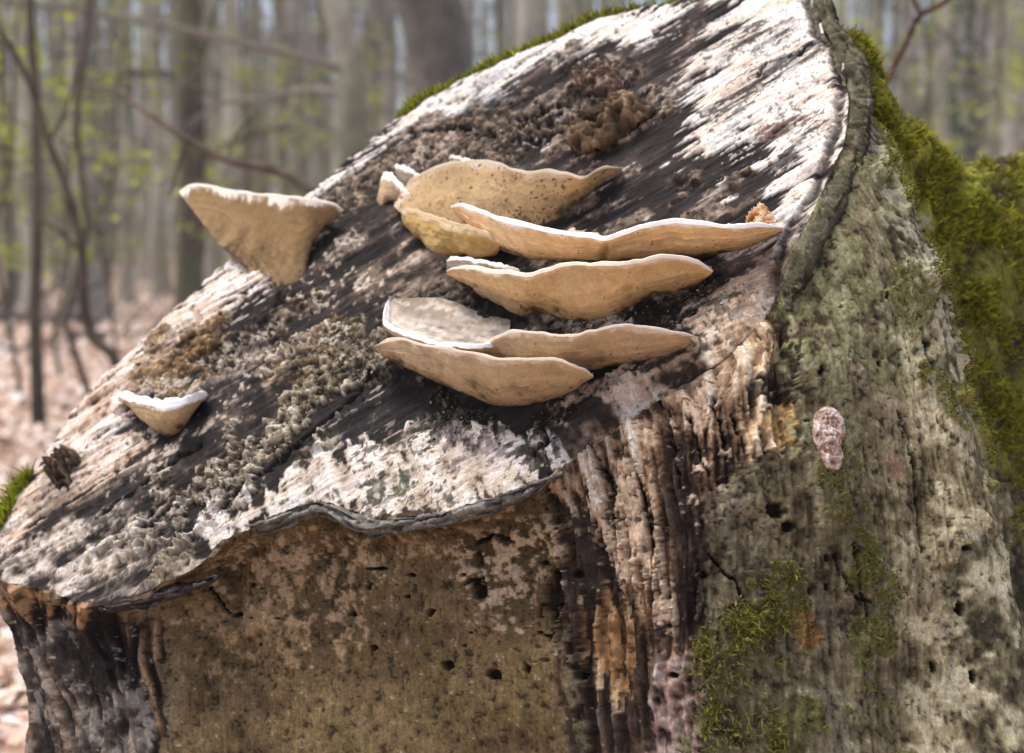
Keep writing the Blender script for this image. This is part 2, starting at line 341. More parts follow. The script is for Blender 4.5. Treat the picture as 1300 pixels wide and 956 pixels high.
# moss on it
for poly, k in (([(1045, 580), (1085, 585), (1112, 660), (1130, 760), (1145, 1000), (1105, 1000), (1085, 780), (1050, 670)], .95), ([(890, 790), (925, 760), (955, 718), (1015, 716), (1022, 790), (1005, 1000), (880, 1000)], 1), ([(1130, 330), (1155, 330), (1160, 400), (1130, 390)], .6),
                ([(1200, 470), (1225, 470), (1235, 520), (1215, 510)], 1), ([(1270, 600), (1310, 610), (1310, 680), (1285, 660)], .8), ([(880, 720), (905, 715), (910, 790), (885, 780)], .6)):
    m = lay(poly, lin(86, 84, 44), 12, 22, nB, thr=.1, k=.75*k, vn_=nB+.7*nCc, h=.0015); moss = np.maximum(moss, m)
m = lay([(1075, 40), (1100, 60), (1132, 100), (1205, 180), (1330, 200), (1330, 640), (1275, 610), (1225, 460), (1190, 335), (1140, 230), (1105, 130)], ramp(nB+.5*nA, [(-2, lin(74, 62, 44)), (-.6, lin(92, 88, 42)), (.4, lin(122, 122, 48)), (1.5, lin(146, 144, 58))]), 14, 10, nB, h=.003, hn=.002, hf=nB)
moss = np.maximum(moss, m*(.55+.45*sm(-.8, .6, nB+nA)))
lay([(1190, 330), (1330, 300), (1330, 640), (1275, 610), (1225, 460)], lin(80, 70, 44), 50, 20, nB, thr=-.2, k=.5)
lay([(1180, 720), (1225, 690), (1330, 640), (1330, 1000), (1245, 1000), (1200, 770)], ramp(nB+.6*nCc, [(-1.6, lin(58, 52, 42)), (0, lin(108, 100, 80)), (1.6, lin(168, 160, 138))]), 12, 10, nB, h=-.005)
lay([(1110, 180), (1140, 240), (1180, 330), (1215, 450), (1230, 470), (1222, 475), (1195, 400), (1140, 290)], lin(164, 156, 140), 8, 8, nCc, k=.7)
back = sm(15.4, 16, Sg)*sm(24, 23.3, Sg)
mb = back*sm(-.4, .5, nB+nA)
col = col*(1-back[:, None])+(lin(98, 92, 80)*(1-mb[:, None]*.8)+lin(84, 90, 30)*mb[:, None]*.8)*back[:, None]
moss = np.maximum(moss, mb*.9*sm(1.6, .2, Tg))
fis = nz(ridged(np.stack([arcg*95+nB*.25, dn*16, dn*0+2], 1), 2)); m = sm(1.25, 1.9, fis)*sm(-.6, .5, nA)*front*(U > 880)*.55
col = col*(1-m[:, None])+lin(52, 44, 34)*m[:, None]; disp -= m*.0022
fis = nz(ridged(np.stack([arcg*60+nB*.5, dn*75+nA*.3, dn*0+5], 1), 2)); m = sm(1.55, 2.0, fis)*sm(.1, .9, nA)*front*(U < 740)*.55
col = col*(1-m[:, None])+lin(50, 40, 30)*m[:, None]; disp -= m*.0018
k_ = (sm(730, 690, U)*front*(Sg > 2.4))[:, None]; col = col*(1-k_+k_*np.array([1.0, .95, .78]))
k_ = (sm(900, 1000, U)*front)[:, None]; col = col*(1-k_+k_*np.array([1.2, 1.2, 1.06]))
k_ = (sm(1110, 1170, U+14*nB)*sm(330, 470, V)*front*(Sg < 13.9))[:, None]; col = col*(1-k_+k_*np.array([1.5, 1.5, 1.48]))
# cracks and wormholes
def crack(line, w=3, h=-.006, c=lin(26, 21, 18), wob=3.0):
    global col, disp
    m = sm(w, w*.3, dline(Ux+nCc*wob*.6, V+nB*wob*.6, line)); col = col*(1-m[:, None])+c*m[:, None]; disp = disp+m*h
for ln in ([(838, 505), (850, 560), (862, 620)], [(748, 560), (762, 600), (775, 625)], [(1140, 525), (1155, 560), (1165, 640), (1170, 700)], [(1060, 700), (1080, 740), (1095, 760)], [(930, 520), (950, 570)], [(900, 490), (920, 560)], [(870, 520), (900, 600)], [(1170, 420), (1185, 470)],
           [(600, 690), (625, 680), (650, 690)], [(605, 700), (612, 740)], [(260, 740), (285, 770), (300, 780)], [(900, 700), (935, 740), (960, 790)], [(1085, 690), (1105, 790)]):
    crack(ln)
hol = [(598, 740, 13, 9), (607, 752, 12, 12), (586, 730, 8, 6), (548, 778, 9, 8), (505, 742, 6, 4), (515, 757, 5, 4), (468, 745, 7, 9), (478, 722, 20, 4), (520, 730, 9, 5), (447, 780, 6, 4), (474, 822, 8, 6), (567, 845, 12, 9), (670, 848, 10, 12), (628, 857, 12, 7), (690, 716, 6, 4), (735, 858, 8, 9),
       (416, 742, 4, 4), (302, 780, 8, 4), (324, 784, 6, 3), (352, 785, 6, 3), (332, 818, 3, 3), (322, 742, 4, 4), (598, 803, 3, 3), (590, 820, 3, 3), (1052, 708, 4, 7), (1078, 748, 4, 7), (1053, 746, 5, 6), (1031, 752, 4, 5), (930, 772, 6, 6), (893, 730, 5, 6), (1150, 795, 4, 8), (1126, 375, 4, 8), (1070, 388, 6, 8), (1168, 480, 5, 7), (1192, 616, 6, 4), (1118, 460, 3, 4), (1042, 470, 4, 8), (1228, 695, 10, 5), (1185, 848, 5, 8), (1130, 610, 3, 3), (1222, 772, 8, 14), (1238, 860, 8, 16), (985, 648, 16, 12), (1000, 668, 10, 8), (858, 856, 8, 6), (725, 730, 10, 10), (740, 745, 10, 8), (705, 770, 6, 5)]
for (hu, hv, rx, ry) in hol:
    q = ((Ux-hu)/(rx*.72))**2+((V-hv)/(ry*.72))**2+nB*.35+nCc*.3+.15*nD
    m = sm(1.25, .55, q); col = col*(1-m[:, None])+lin(36, 27, 20)*m[:, None]; disp = disp-m*.007*min(1, rx/8)
    ring = sm(1.2, 1.5, q)*sm(2.2, 1.6, q)*.35; col = col*(1+ring[:, None])
lay([(1012, 785), (1030, 782), (1042, 800), (1040, 822), (1014, 822)], ramp(nB+fib2, [(-1.5, lin(90, 56, 30)), (.3, lin(160, 108, 60)), (1.5, lin(196, 150, 100))]), 5, 8, nB, h=-.005, k=.85)
lay([(976, 636), (1012, 640), (1015, 672), (985, 668)], lin(120, 84, 50), 4, 5, nCc, thr=.2, k=.6)
lay([(1125, 590), (1150, 588), (1145, 605), (1130, 600)], lin(150, 112, 84), 6, 8, nB, k=.6, thr=0)
# specks
sk = sm(2.5, 2.8, nD+.6*nCc)*front; col = col*(1-.5*sk[:, None])+lin(200, 188, 166)*.5*sk[:, None]
sk = sm(1.5, 1.9, -nD-.7*nCc)*front; col = col*(1-.75*sk[:, None])+lin(40, 34, 28)*.75*sk[:, None]
edge = sm(0, .06, Tg)
sp2 = sp+sn*((disp+.0002*nD)*(.15+.85*edge))[:, None]
sp2 = sp2.reshape(ns, ntt, 3)
inner = sp2[:, :1]+(np.array([0, 0, 0]))
ctr = face_pt(600, 400)
tuck = sp2[:, 0]+(ctr-sp2[:, 0])/np.linalg.norm(ctr-sp2[:, 0], axis=1)[:, None]*.005-NF*.004
allp = np.concatenate([tuck[:, None], sp2], 1); allc = np.concatenate([col.reshape(ns, ntt, 3)[:, :1], col.reshape(ns, ntt, 3)], 1)
stump = empty('tree_stump', (0.1, 1.3, 0))
tag(stump, 'old sawn beech stump with slanted pale and black cut face, bracket fungi and mossy root', 'tree stump')
fb = np.stack([arcg*330+nB*.35, dn*60, nA*.4], 1).reshape(ns, ntt, 3); fb = np.concatenate([fb[:, :1], fb], 1)
bark = mesh_np('bark', allp.reshape(-1, 3), grid_quads(ns, ntt+1, True), col=allc.reshape(-1, 3), mat=M_bark, fib=fb.reshape(-1, 3))
parent_keep(bark, stump)
SU, SV, SD = plan(sp2.reshape(-1, 3)); SPT = sp2.reshape(-1, 3)
def side_at(u, v):
    k = np.where((np.abs(SU-u) < 4) & (np.abs(SV-v) < 4) & (Sg < 15.9))[0]
    if len(k) == 0: k = np.array([np.argmin((SU-u)**2+(SV-v)**2+1e6*(Sg > 15.9))])
    j = k[np.argmin(SD[k])]; return SPT[j], sn[j]

# --- the sawn face
rim3 = rim_at(np.linspace(0, 24, 4000)[:-1]); ra = (rim3-ctr)@E1; rb_ = (rim3-ctr)@E2
st = .00125
ga = np.arange(ra.min()-st, ra.max()+2*st, st); gb_ = np.arange(rb_.min()-st, rb_.max()+2*st, st)
ins = np.zeros((len(ga), len(gb_)), bool)
a2, b2 = np.roll(ra, -1), np.roll(rb_, -1)
for j, y in enumerate(gb_):
    k = (rb_ > y) != (b2 > y)
    xs = np.sort(ra[k]+(y-rb_[k])/(b2[k]-rb_[k])*(a2[k]-ra[k]))
    for x0, x1 in zip(xs[::2], xs[1::2]): ins[(ga > x0) & (ga < x1), j] = True
cell = ins[:-1, :-1] | ins[1:, :-1] | ins[:-1, 1:] | ins[1:, 1:]
used = np.zeros_like(ins)
for di in (0, 1):
    for dj in (0, 1): used[di:di+cell.shape[0], dj:dj+cell.shape[1]] |= cell
GA, GB = np.meshgrid(ga, gb_, indexing='ij')
idx = -np.ones(ins.shape, int); idx[used] = np.arange(used.sum())
A = GA[used].copy(); B = GB[used].copy(); inn = ins[used]
o_ = np.where(~inn)[0]
for c in np.array_split(o_, 40):
    if len(c):
        j = np.argmin((A[c][:, None]-ra[None])**2+(B[c][:, None]-rb_[None])**2, 1); A[c] = ra[j]; B[c] = rb_[j]
dr = np.full(len(A), 1e9)
rs_ = np.zeros(len(A))
for k in range(0, len(ra), 16):
    q = (A-ra[k])**2+(B-rb_[k])**2; rs_ = np.where(q < dr, k*24.0/4000, rs_); dr = np.minimum(dr, q)
dr = np.sqrt(dr); dr[~inn] = 0
i, j = np.where(cell)
fq = np.stack([idx[i, j], idx[i+1, j], idx[i+1, j+1], idx[i, j+1]], 1)
fp = ctr+A[:, None]*E1+B[:, None]*E2
Ux, V, _ = plan(fp)
ab = np.stack([A, B, A*0], 1)
nA = nz(fbm(ab*np.array([10, 14, 1])+2, 3)); nB = nz(fbm(ab*np.array([40, 55, 1])+5, 4)); nCc = nz(fbm(ab*150+1, 3)); nD = nz(fbm(ab*400+9, 2))
gr = nz(fbm(ab*np.array([14, 95, 1])+np.stack([0*A, nA*.3, 0*A], 1)+3, 4)); gr2 = nz(fbm(ab*np.array([40, 330, 1])+6, 3))
lump = nz(ridged(ab*85+nB[:, None]*.2, 3)); crumb = nz(fbm(ab*210+4, 3))
# fibres that run down toward the near edge
crs = nz(fbm(ab*np.array([120, 22, 1])+7, 3))
col = ramp((.7*gr+.5*nB+.3*gr2)*sm(400, 800, Ux)+(.4*gr+.75*nB+.45*nCc)*sm(800, 400, Ux), [(-2, lin(34, 30, 29)), (-.3, lin(52, 46, 43)), (.8, lin(78, 68, 62)), (1.5, lin(124, 106, 94)), (2.3, lin(206, 188, 172))])
disp = .0008*gr+.0003*gr2+.0016*nA
WH = ramp(.5*nB+.5*gr2+.3*nCc, [(-2, lin(196, 170, 146)), (-.9, lin(228, 212, 194)), (.3, lin(240, 230, 218)), (2, lin(244, 240, 234))])
TAN = ramp(.6*nB+.5*gr2+.4*nCc, [(-2, lin(104, 82, 66)), (-.7, lin(190, 162, 138)), (.4, lin(222, 200, 180)), (2, lin(236, 222, 208))])
CRB = ramp(.7*lump+.6*crumb, [(-2, lin(30, 26, 23)), (-.4, lin(64, 53, 44)), (.6, lin(104, 87, 71)), (2, lin(176, 154, 130))])
LIC = ramp(.5*lump+.7*crumb+.3*nB, [(-2, lin(40, 33, 28)), (-.7, lin(88, 76, 60)), (.2, lin(146, 132, 108)), (1, lin(186, 174, 146)), (2, lin(220, 210, 188))])
DRK = ramp(.5*nB+.5*gr2+.4*nCc, [(-2, lin(40, 38, 38)), (0, lin(60, 57, 56)), (1.4, lin(80, 75, 71)), (2.6, lin(150, 138, 126))])*.5
BLK = ramp(.6*crumb+.5*nB, [(-2, lin(22, 19, 16)), (0.3, lin(44, 38, 31)), (1.3, lin(74, 66, 50)), (2.2, lin(156, 144, 120))])*.7
PNK = ramp(.6*crumb+.6*nB, [(-2, lin(56, 47, 40)), (-.3, lin(104, 89, 76)), (.8, lin(146, 127, 108)), (2, lin(210, 192, 172))])
# pale sapwood along the far edge
lay([(-30, 720), (15, 635), (55, 575), (100, 505), (165, 440), (230, 380), (300, 322), (350, 330), (345, 365), (300, 385), (275, 420), (235, 430), (225, 465), (165, 520), (125, 555), (95, 590), (60, 645), (25, 705)], TAN, 8, 7, gr2+nB*.6, h=.002)
lay([(240, 385), (300, 325), (345, 340), (320, 372), (262, 395)], WH, 8, 10, gr2, k=.9)
lay([(20, 700), (60, 630), (105, 560), (150, 500), (200, 430), (240, 400), (250, 420), (190, 480), (150, 530), (120, 590), (70, 650)], WH, 8, 10, gr2+.5*nB, thr=-.2, k=.7)
lay([(60, 640), (120, 560), (200, 540), (190, 575), (130, 620), (85, 640)], TAN, 8, 10, gr, k=.9)
lay([(380, 255), (470, 170), (560, 110), (655, 65), (760, 20), (866, -5), (868, 10), (850, 38), (815, 48), (790, 56), (765, 58), (735, 72), (715, 80), (690, 62), (655, 92), (640, 118), (600, 132), (575, 142), (545, 150), (505, 168), (475, 188), (440, 222), (405, 245)], WH, 6, 7, gr2+.6*nB, h=.001)
lay([(560, 150), (600, 110), (640, 100), (650, 125), (600, 145)], lin(176, 176, 178), 8, 10, nB, k=.5)
lay([(600, 130), (700, 120), (760, 130), (720, 160), (640, 190), (580, 170)], CRB, 10, 12, nB, k=.7, hn=.002, hf=lump)
# sawn white wood at the right
wt = sdpoly(Ux, V, [(900, 210), (868, 185), (870, 150), (895, 95), (905, 40), (910, -10), (960, -80), (1050, -80), (1060, 30), (1085, 70), (1085, 180), (1045, 260), (1000, 310), (930, 292), (972, 262), (978, 238), (968, 214), (985, 190), (940, 185)], 120)
wm = sm(-6, 6, np.minimum(wt, 60)+gr*19+gr2*8-6); col = col*(1-wm[:, None])+WH*wm[:, None]; disp += wm*.0010
wt = sdpoly(Ux, V, [(640, 190), (1000, 40), (960, 250), (760, 280)], 60)
wm = sm(1.15, 1.5, gr*.9+gr2*.5+nB*.35)*sm(-20, 20, wt)*.85; col = col*(1-wm[:, None])+WH*wm[:, None]*.92
for poly in ([(860, 195), (880, 184), (950, 166), (985, 150), (1010, 155), (975, 172), (900, 195)], [(905, 245), (955, 200), (962, 205), (940, 235), (915, 252)], [(905, 85), (930, 62), (990, 22), (1000, 30), (960, 58)], [(682, 186), (700, 172), (735, 156), (730, 172), (705, 186), (690, 192)]):
    lay(poly, WH, 4, 6, gr2, k=.95, h=.001)
lay([(970, 165), (1010, 148), (1040, 150), (1000, 168), (975, 178)], lin(112, 84, 70), 5, 7, gr2, k=.9)
for poly in ([(895, 150), (960, 100), (985, 105), (925, 150)], [(975, 215), (1045, 148), (1052, 158), (1000, 205)], [(905, 70), (960, 35), (1000, 30), (950, 62)], [(965, 95), (1035, 60), (1040, 66), (975, 106)]):
    lay(poly, DRK, 4, 8, gr2, k=.9)
# rot crust by the upper rim
lay([(395, 290), (430, 245), (480, 190), (545, 155), (600, 150), (650, 150), (700, 135), (725, 95), (745, 80), (790, 88), (800, 118), (832, 140), (820, 165), (770, 195), (720, 205), (640, 192), (560, 205), (505, 215), (450, 260), (430, 290)], CRB, 10, 18, nB+.5*gr, k=.85, h=.002, hn=.0018, hf=lump*.5+crumb*.6)
lay([(400, 285), (480, 200), (560, 165), (700, 140), (790, 100), (825, 150), (740, 200), (560, 200), (450, 255)], PNK, 12, 16, gr, thr=.35, k=.8, vn_=gr+.7*crumb)
lay([(400, 285), (480, 200), (560, 165), (700, 140), (790, 100), (825, 150), (740, 200), (560, 200), (450, 255)], DRK, 12, 16, gr, thr=.5, k=.8, vn_=nB-.6*gr)
lay([(430, 230), (500, 180), (560, 165), (550, 185), (500, 205), (450, 245)], PNK, 10, 14, nB, thr=-.1, k=.85)
lay([(725, 90), (750, 76), (790, 90), (800, 120), (770, 130), (740, 120)], lin(46, 38, 33), 8, 14, lump, thr=.1, k=.9, h=.002, vn_=lump)
# dark smooth stain left of the fungi
lay([(330, 330), (430, 290), (520, 270), (600, 330), (580, 390), (490, 400), (420, 420), (350, 420), (300, 420), (350, 380)], ramp(.6*gr+.5*nB, [(-2, lin(30, 28, 28)), (0, lin(50, 44, 42)), (1.0, lin(96, 80, 69)), (1.9, lin(170, 146, 128))]), 14, 14, nB, k=.85)
lay([(480, 330), (560, 330), (610, 370), (500, 378), (470, 360)], PNK, 12, 16, nB, k=.75, thr=-.2)
lay([(300, 400), (360, 370), (400, 380), (350, 450), (290, 480), (270, 450)], CRB, 10, 14, nB, k=.8, hn=.002, hf=lump)
lay([(170, 480), (205, 445), (240, 420), (275, 405), (300, 420), (290, 460), (250, 490), (200, 510), (165, 530)], ramp(.6*lump+.5*crumb, [(-1.8, lin(52, 40, 30)), (0, lin(132, 102, 66)), (1, lin(176, 140, 92)), (2, lin(220, 196, 160))]), 8, 12, nB, k=.9, h=.003, hn=.0016, hf=lump)
lay([(240, 500), (330, 420), (350, 430), (330, 460), (260, 515)], ramp(gr+.4*nB, [(-1.5, lin(52, 44, 42)), (0, lin(112, 98, 90)), (1.5, lin(186, 172, 160))]), 8, 10, gr, k=.8)
lay([(230, 440), (290, 425), (330, 400), (350, 375), (352, 390), (310, 435), (260, 465)], lin(40, 32, 28), 5, 10, nB, k=.85, h=-.005)
# lichen band with its ridge
lay([(180, 690), (235, 640), (290, 590), (340, 540), (370, 490), (375, 430), (430, 410), (500, 408), (505, 440), (470, 480), (440, 510), (390, 545), (330, 600), (285, 640), (235, 690)], LIC, 8, 16, nB+.6*crumb, k=.9, h=.003, hn=.0020, hf=lump*.5+crumb*.7)
lay([(120, 690), (180, 640), (250, 580), (300, 555), (330, 560), (300, 600), (240, 650), (200, 700)], CRB, 10, 14, nB, k=.75, h=.002, hn=.002, hf=lump)
lay([(340, 480), (420, 410), (440, 420), (380, 480)], lin(118, 92, 58), 10, 14, lump, thr=.1, k=.7, vn_=lump)
# dark blue-grey smooth wood
lay([(262, 662), (300, 630), (370, 570), (420, 530), (470, 478), (500, 480), (545, 520), (555, 545), (520, 552), (500, 572), (470, 586), (428, 562), (385, 588), (330, 636), (275, 672)], DRK, 6, 8, gr+.4*nB, k=.95, h=-.001)
lay([(360, 600), (420, 545), (440, 550), (400, 590), (350, 620)], lin(92, 92, 66), 8, 12, nB, k=.4)
# black crust under the fungi
lay([(470, 470), (520, 490), (600, 512), (690, 515), (745, 480), (820, 452), (850, 462), (800, 500), (740, 528), (690, 552), (620, 552), (560, 545), (530, 530)], BLK, 8, 14, nB, k=.95, h=.001, hn=.0012, hf=crumb)
lay([(500, 395), (620, 360), (720, 400), (900, 335), (915, 350), (900, 370), (870, 425), (780, 415), (700, 425), (600, 400)], BLK, 8, 14, nB, k=.9, hn=.0012, hf=crumb)
lay([(740, 380), (800, 395), (760, 415), (700, 425), (650, 405)], PNK, 8, 12, nB, thr=0, k=.8)
# pale wood on the near edge
lay([(262, 668), (285, 650), (335, 634), (375, 592), (420, 560), (470, 588), (498, 565), (520, 545), (560, 540), (620, 552), (690, 560), (720, 575), (695, 608), (640, 636), (560, 658), (470, 664), (440, 648), (402, 640), (340, 664), (280, 690)], ramp(.5*crs+.5*nB+.4*nCc, [(-2, lin(150, 132, 114)), (-.7, lin(200, 184, 164)), (.5, lin(226, 214, 200)), (2, lin(238, 232, 226))]), 6, 11, crs+.5*nB, k=.95, hn=.0008, hf=crs)
lay([(540, 545), (640, 550), (700, 565), (690, 600), (600, 590), (540, 580)], BLK, 10, 16, nB, thr=.45, k=.85, vn_=nB+.7*crumb)
lay([(380, 590), (470, 560), (560, 545), (690, 560), (690, 600), (560, 640), (470, 650), (400, 630)], lin(58, 54, 42), 8, 14, crumb, thr=.75, k=.85, vn_=.7*nB+.6*crumb+.35*nD)
lay([(430, 420), (500, 400), (560, 400), (560, 540), (480, 500), (430, 480)], lin(34, 31, 29), 10, 16, nB, thr=-.1, k=.7, vn_=nB+.4*crumb)
lay([(470, 600), (540, 560), (560, 600), (520, 620)], lin(64, 70, 50), 8, 14, nB, thr=.6, k=.7, vn_=nB+.7*crumb)
lay([(560, 560), (620, 560), (640, 600), (580, 600)], lin(176, 162, 158), 10, 12, nB, k=.5)
lay([(620, 640), (700, 600), (735, 570), (760, 560), (700, 618)], lin(78, 74, 70), 5, 6, nB, k=.9)
# left tip
lay([(-20, 740), (15, 690), (85, 645), (130, 655), (170, 635), (205, 625), (240, 640), (245, 690), (200, 740), (140, 765), (60, 755)], ramp(.5*crumb+.6*nB+.4*gr, [(-1.6, lin(42, 38, 36)), (-.6, lin(110, 98, 88)), (.3, lin(184, 170, 152)), (1.6, lin(224, 214, 204))]), 8, 12, nB, k=.9, hn=.0004, hf=crumb)
lay([(100, 650), (170, 600), (230, 570), (170, 620), (130, 660)], lin(52, 46, 44), 8, 10, gr, k=.8)
lay([(40, 640), (60, 600), (100, 590), (90, 650), (60, 660), (35, 700)], ramp(nB, [(-1, lin(120, 104, 88)), (1, lin(178, 160, 140))]), 6, 8, nB, k=.8)
lay([(100, 745), (180, 720), (240, 735), (200, 745), (130, 768)], lin(50, 42, 38), 6, 9, nB, k=.75)
lay([(190, 720), (235, 690), (270, 715), (215, 745)], LIC, 6, 12, nB, k=.8, h=.004, hn=.003, hf=crumb)
# right hand lower tan wood
lay([(800, 500), (850, 460), (890, 432), (880, 415), (905, 372), (960, 350), (1000, 330), (1000, 345), (985, 375), (965, 400), (930, 436), (870, 472), (810, 515)], ramp(.5*gr2+.5*nB+.3*crumb, [(-2, lin(104, 80, 62)), (-.7, lin(190, 158, 128)), (.3, lin(222, 196, 166)), (1.8, lin(238, 222, 202))]), 8, 11, gr, k=.95)
lay([(905, 372), (950, 360), (1000, 325), (985, 352), (940, 380)], ramp(nB+.5*gr2, [(-1.2, lin(48, 40, 36)), (.2, lin(140, 112, 90)), (1.5, lin(186, 156, 126))]), 6, 10, gr2, k=.85)
lay([(780, 455), (850, 450), (830, 485), (770, 520), (720, 540)], lin(206, 178, 156), 8, 12, nB, k=.8, thr=-.5)
lay([(895, 385), (925, 372), (970, 375), (960, 392), (915, 395)], BLK, 5, 9, crumb, k=.85)
lay([(740, 560), (800, 505), (835, 500), (800, 530), (760, 560)], lin(66, 56, 50), 6, 10, nB, thr=.6, k=.5)
# around the middle fungi
lay([(700, 285), (740, 250), (800, 235), (900, 240), (960, 262), (940, 292), (800, 305)], PNK, 12, 16, gr, k=.7, thr=-.5)
for poly in ([(840, 262), (860, 240), (880, 240), (875, 258), (870, 275), (848, 275)], [(905, 230), (930, 215), (950, 222), (930, 240)], [(872, 225), (890, 212), (905, 215), (885, 232)]):
    lay(poly, CRB*.8, 5, 12, nB, h=.002, hn=.001, hf=lump)
# the dark gap between wood and bark
gap = dline(Ux+nB*2, V+nA*2, [(1024, -20), (1030, 20), (1036, 45), (1060, 68), (1068, 120), (1062, 170), (1036, 243), (1008, 293), (984, 342), (975, 372)]); m = sm(8, 2, gap)*.92; col = col*(1-m[:, None])+lin(40, 32, 27)*m[:, None]; disp -= m*.006
m = sm(30, 8, gap)*sm(.0, .9, nB+.6*nCc)*sm(180, 250, V)*.8; col = col*(1-m[:, None])+lin(74, 60, 58)*m[:, None]
lay([(60, 700), (150, 560), (300, 400), (430, 290), (490, 330), (490, 430), (300, 650), (180, 720)], ramp(crumb+nB, [(-1.5, lin(120, 104, 80)), (.5, lin(176, 158, 128)), (2, lin(222, 210, 188))]), 14, 14, nB, thr=1.1, k=.7, vn_=.6*nB+.6*crumb+.4*nD)
lay([(60, 700), (150, 560), (300, 400), (430, 290), (490, 330), (490, 430), (300, 650), (180, 720)], lin(30, 26, 24), 14, 14, nB, thr=1.0, k=.8, vn_=-.6*nB-.6*crumb)
# cracks in the face
for ln in ([(470, 480), (430, 520), (370, 570), (310, 620), (275, 655)], [(395, 545), (360, 575)], [(675, 580), (690, 560)], [(688, 545), (700, 600), (705, 622)], [(520, 170), (600, 160)], [(640, 200), (760, 150)], [(120, 660), (200, 600), (250, 560)], [(960, 95), (1030, 60)], [(620, 175), (700, 140), (760, 108)], [(255, 650), (300, 610)], [(150, 690), (220, 640)]):
    crack(ln, 3.5, -.004, lin(26, 22, 21), 4)
fl = sm(1.0, 1.45, .55*gr+.55*gr2+.55*nCc)*sm(-.2, 1.2, nA+.4*nB)*.75; col = col*(1-fl[:, None])+lin(206, 190, 174)*fl[:, None]
fl = sm(1.2, 1.7, .6*nCc+.7*nD+.35*nB)*.4*sm(-.4, .8, nB+.5*nA); col = col*(1-fl[:, None])+lin(150, 132, 112)*fl[:, None]
near_c = sm(46, 10, sdpoly(Ux, V, [(-50, 900), (700, 640), (745, 572), (872, 482), (965, 414), (1010, 330), (1300, 1200)], 60)*-1)*sm(690, 760, Ux)*sm(1000, 940, Ux)
fc = ramp(.7*crs+.5*nB+.5*crumb, [(-1.7, lin(66, 50, 40)), (-.6, lin(160, 130, 104)), (.3, lin(212, 188, 160)), (1.6, lin(234, 220, 202))]); m = near_c*.85; col = col*(1-m[:, None])+fc*m[:, None]
fis = nz(ridged(np.stack([A*9, B*105+nB*.15, A*0], 1), 2)); m = sm(1.5, 2.0, fis)*sm(-.2, .8, nA+.5*nB)*.7
col = col*(1-m[:, None])+lin(44, 37, 34)*m[:, None]; disp -= m*.0014
sk = sm(1.5, 1.9, -nD-.7*nCc); col = col*(1-.75*sk[:, None])+lin(40, 34, 30)*.75*sk[:, None]
disp += .00015*nD
fp2 = fp+NF*(disp*sm(0, .012, dr)-rw(rs_)*np.clip(1-dr/.030, 0, 1)**2)[:, None]
face = mesh_np('cut_face', fp2, fq, col=col, mat=M_wood, fib=np.stack([A*45, B*380+nB*.4, nA*.3], 1)); parent_keep(face, stump)
FU, FV = Ux, V

# --- bark lips standing proud of the rim
def strip(name, line, wid, thick, c0, c1, mat, n=260, mcount=22, seed=1):
    """a roll of bark: line = (u, v, width px factor) on the rim, its own thickness toward the viewer"""
    p = poly_at(line, n); c = P(p[:, 0], p[:, 1], p[:, 2]); d = np.gradient(c, axis=0); d /= np.linalg.norm(d, axis=1)[:, None]
    o = np.cross(d, NF); o /= np.linalg.norm(o, axis=1)[:, None]
    th = np.linspace(0, 2*np.pi, mcount+1)[:-1]; s = np.linspace(0, 1, n)
    tap = np.clip(np.sin(np.pi*np.clip(s, .0, 1))*4, .12, 1)*p[:, 3]*(.7+.6*fbm(np.stack([s*9+seed, s*0, s*0], 1), 3))
    ct, sx = np.cos(th), np.sin(th)
    ct = np.sign(ct)*np.abs(ct)**.8; sx = np.sign(sx)*np.abs(sx)**.6
    v = c[:, None]+o[:, None]*(ct[None, :, None]*(wid*tap)[:, None, None])+NF*(sx[None, :, None]*(thick*tap)[:, None, None])
    v = v.reshape(-1, 3); S_ = np.repeat(s, mcount); Lm = np.linalg.norm(np.diff(c, axis=0), axis=1).sum()
    q = np.stack([S_*Lm*45, np.tile(ct, n)*2.2+seed, np.tile(sx, n)*2.2], 1); a = nz(fbm(q, 4)); b = nz(fbm(q*np.array([2.5, 3, 3]), 3))
    ridge = nz(fbm(np.stack([S_*Lm*420, S_*0+seed, S_*0], 1), 2))
    v = v+NF*((a*.0014+b*.0011+ridge*.0001))[:, None]+np.repeat(o, mcount, 0)*(a*.0016)[:, None]
    nt_ = sm(1.0, 1.7, nz(ridged(np.stack([S_*Lm*55, np.tile(ct, n)*.6+seed, np.tile(sx, n)*.6], 1), 2))); v = v-NF*(nt_*.0022)[:, None]
    cc = ramp(.6*a+.6*b+.2*ridge-1.6*nt_, [(-1.8, c0*.4), (0, c0), (1.8, c1)])
    qd = grid_quads(n, mcount); i = np.arange(n*mcount).reshape(n, mcount)
    wrapq = np.stack([i[:-1, -1], i[1:, -1], i[1:, 0], i[:-1, 0]], -1)
    ob = mesh_np(name, v, np.concatenate([qd, wrapq]), col=cc, mat=mat, fib=np.stack([S_*Lm*420+a*.3, np.tile(ct, n)*5+seed, np.tile(sx, n)*5], 1)); parent_keep(ob, stump); return ob
strip('bark_lip', [(1040, -30, 1.245, 1), (1050, 30, 1.205, 1), (1072, 62, 1.175, 1.1), (1090, 105, 1.145, 1.1), (1090, 150, 1.118, 1.0), (1082, 195, 1.10, .95), (1060, 250, 1.067, .9), (1040, 290, 1.05, .95), (1018, 330, 1.032, .95), (1003, 370, 1.02, .7), (1000, 395, 1.015, .3)], .0080, .0048, lin(92, 87, 68), lin(136, 130, 108), M_bark, 420)
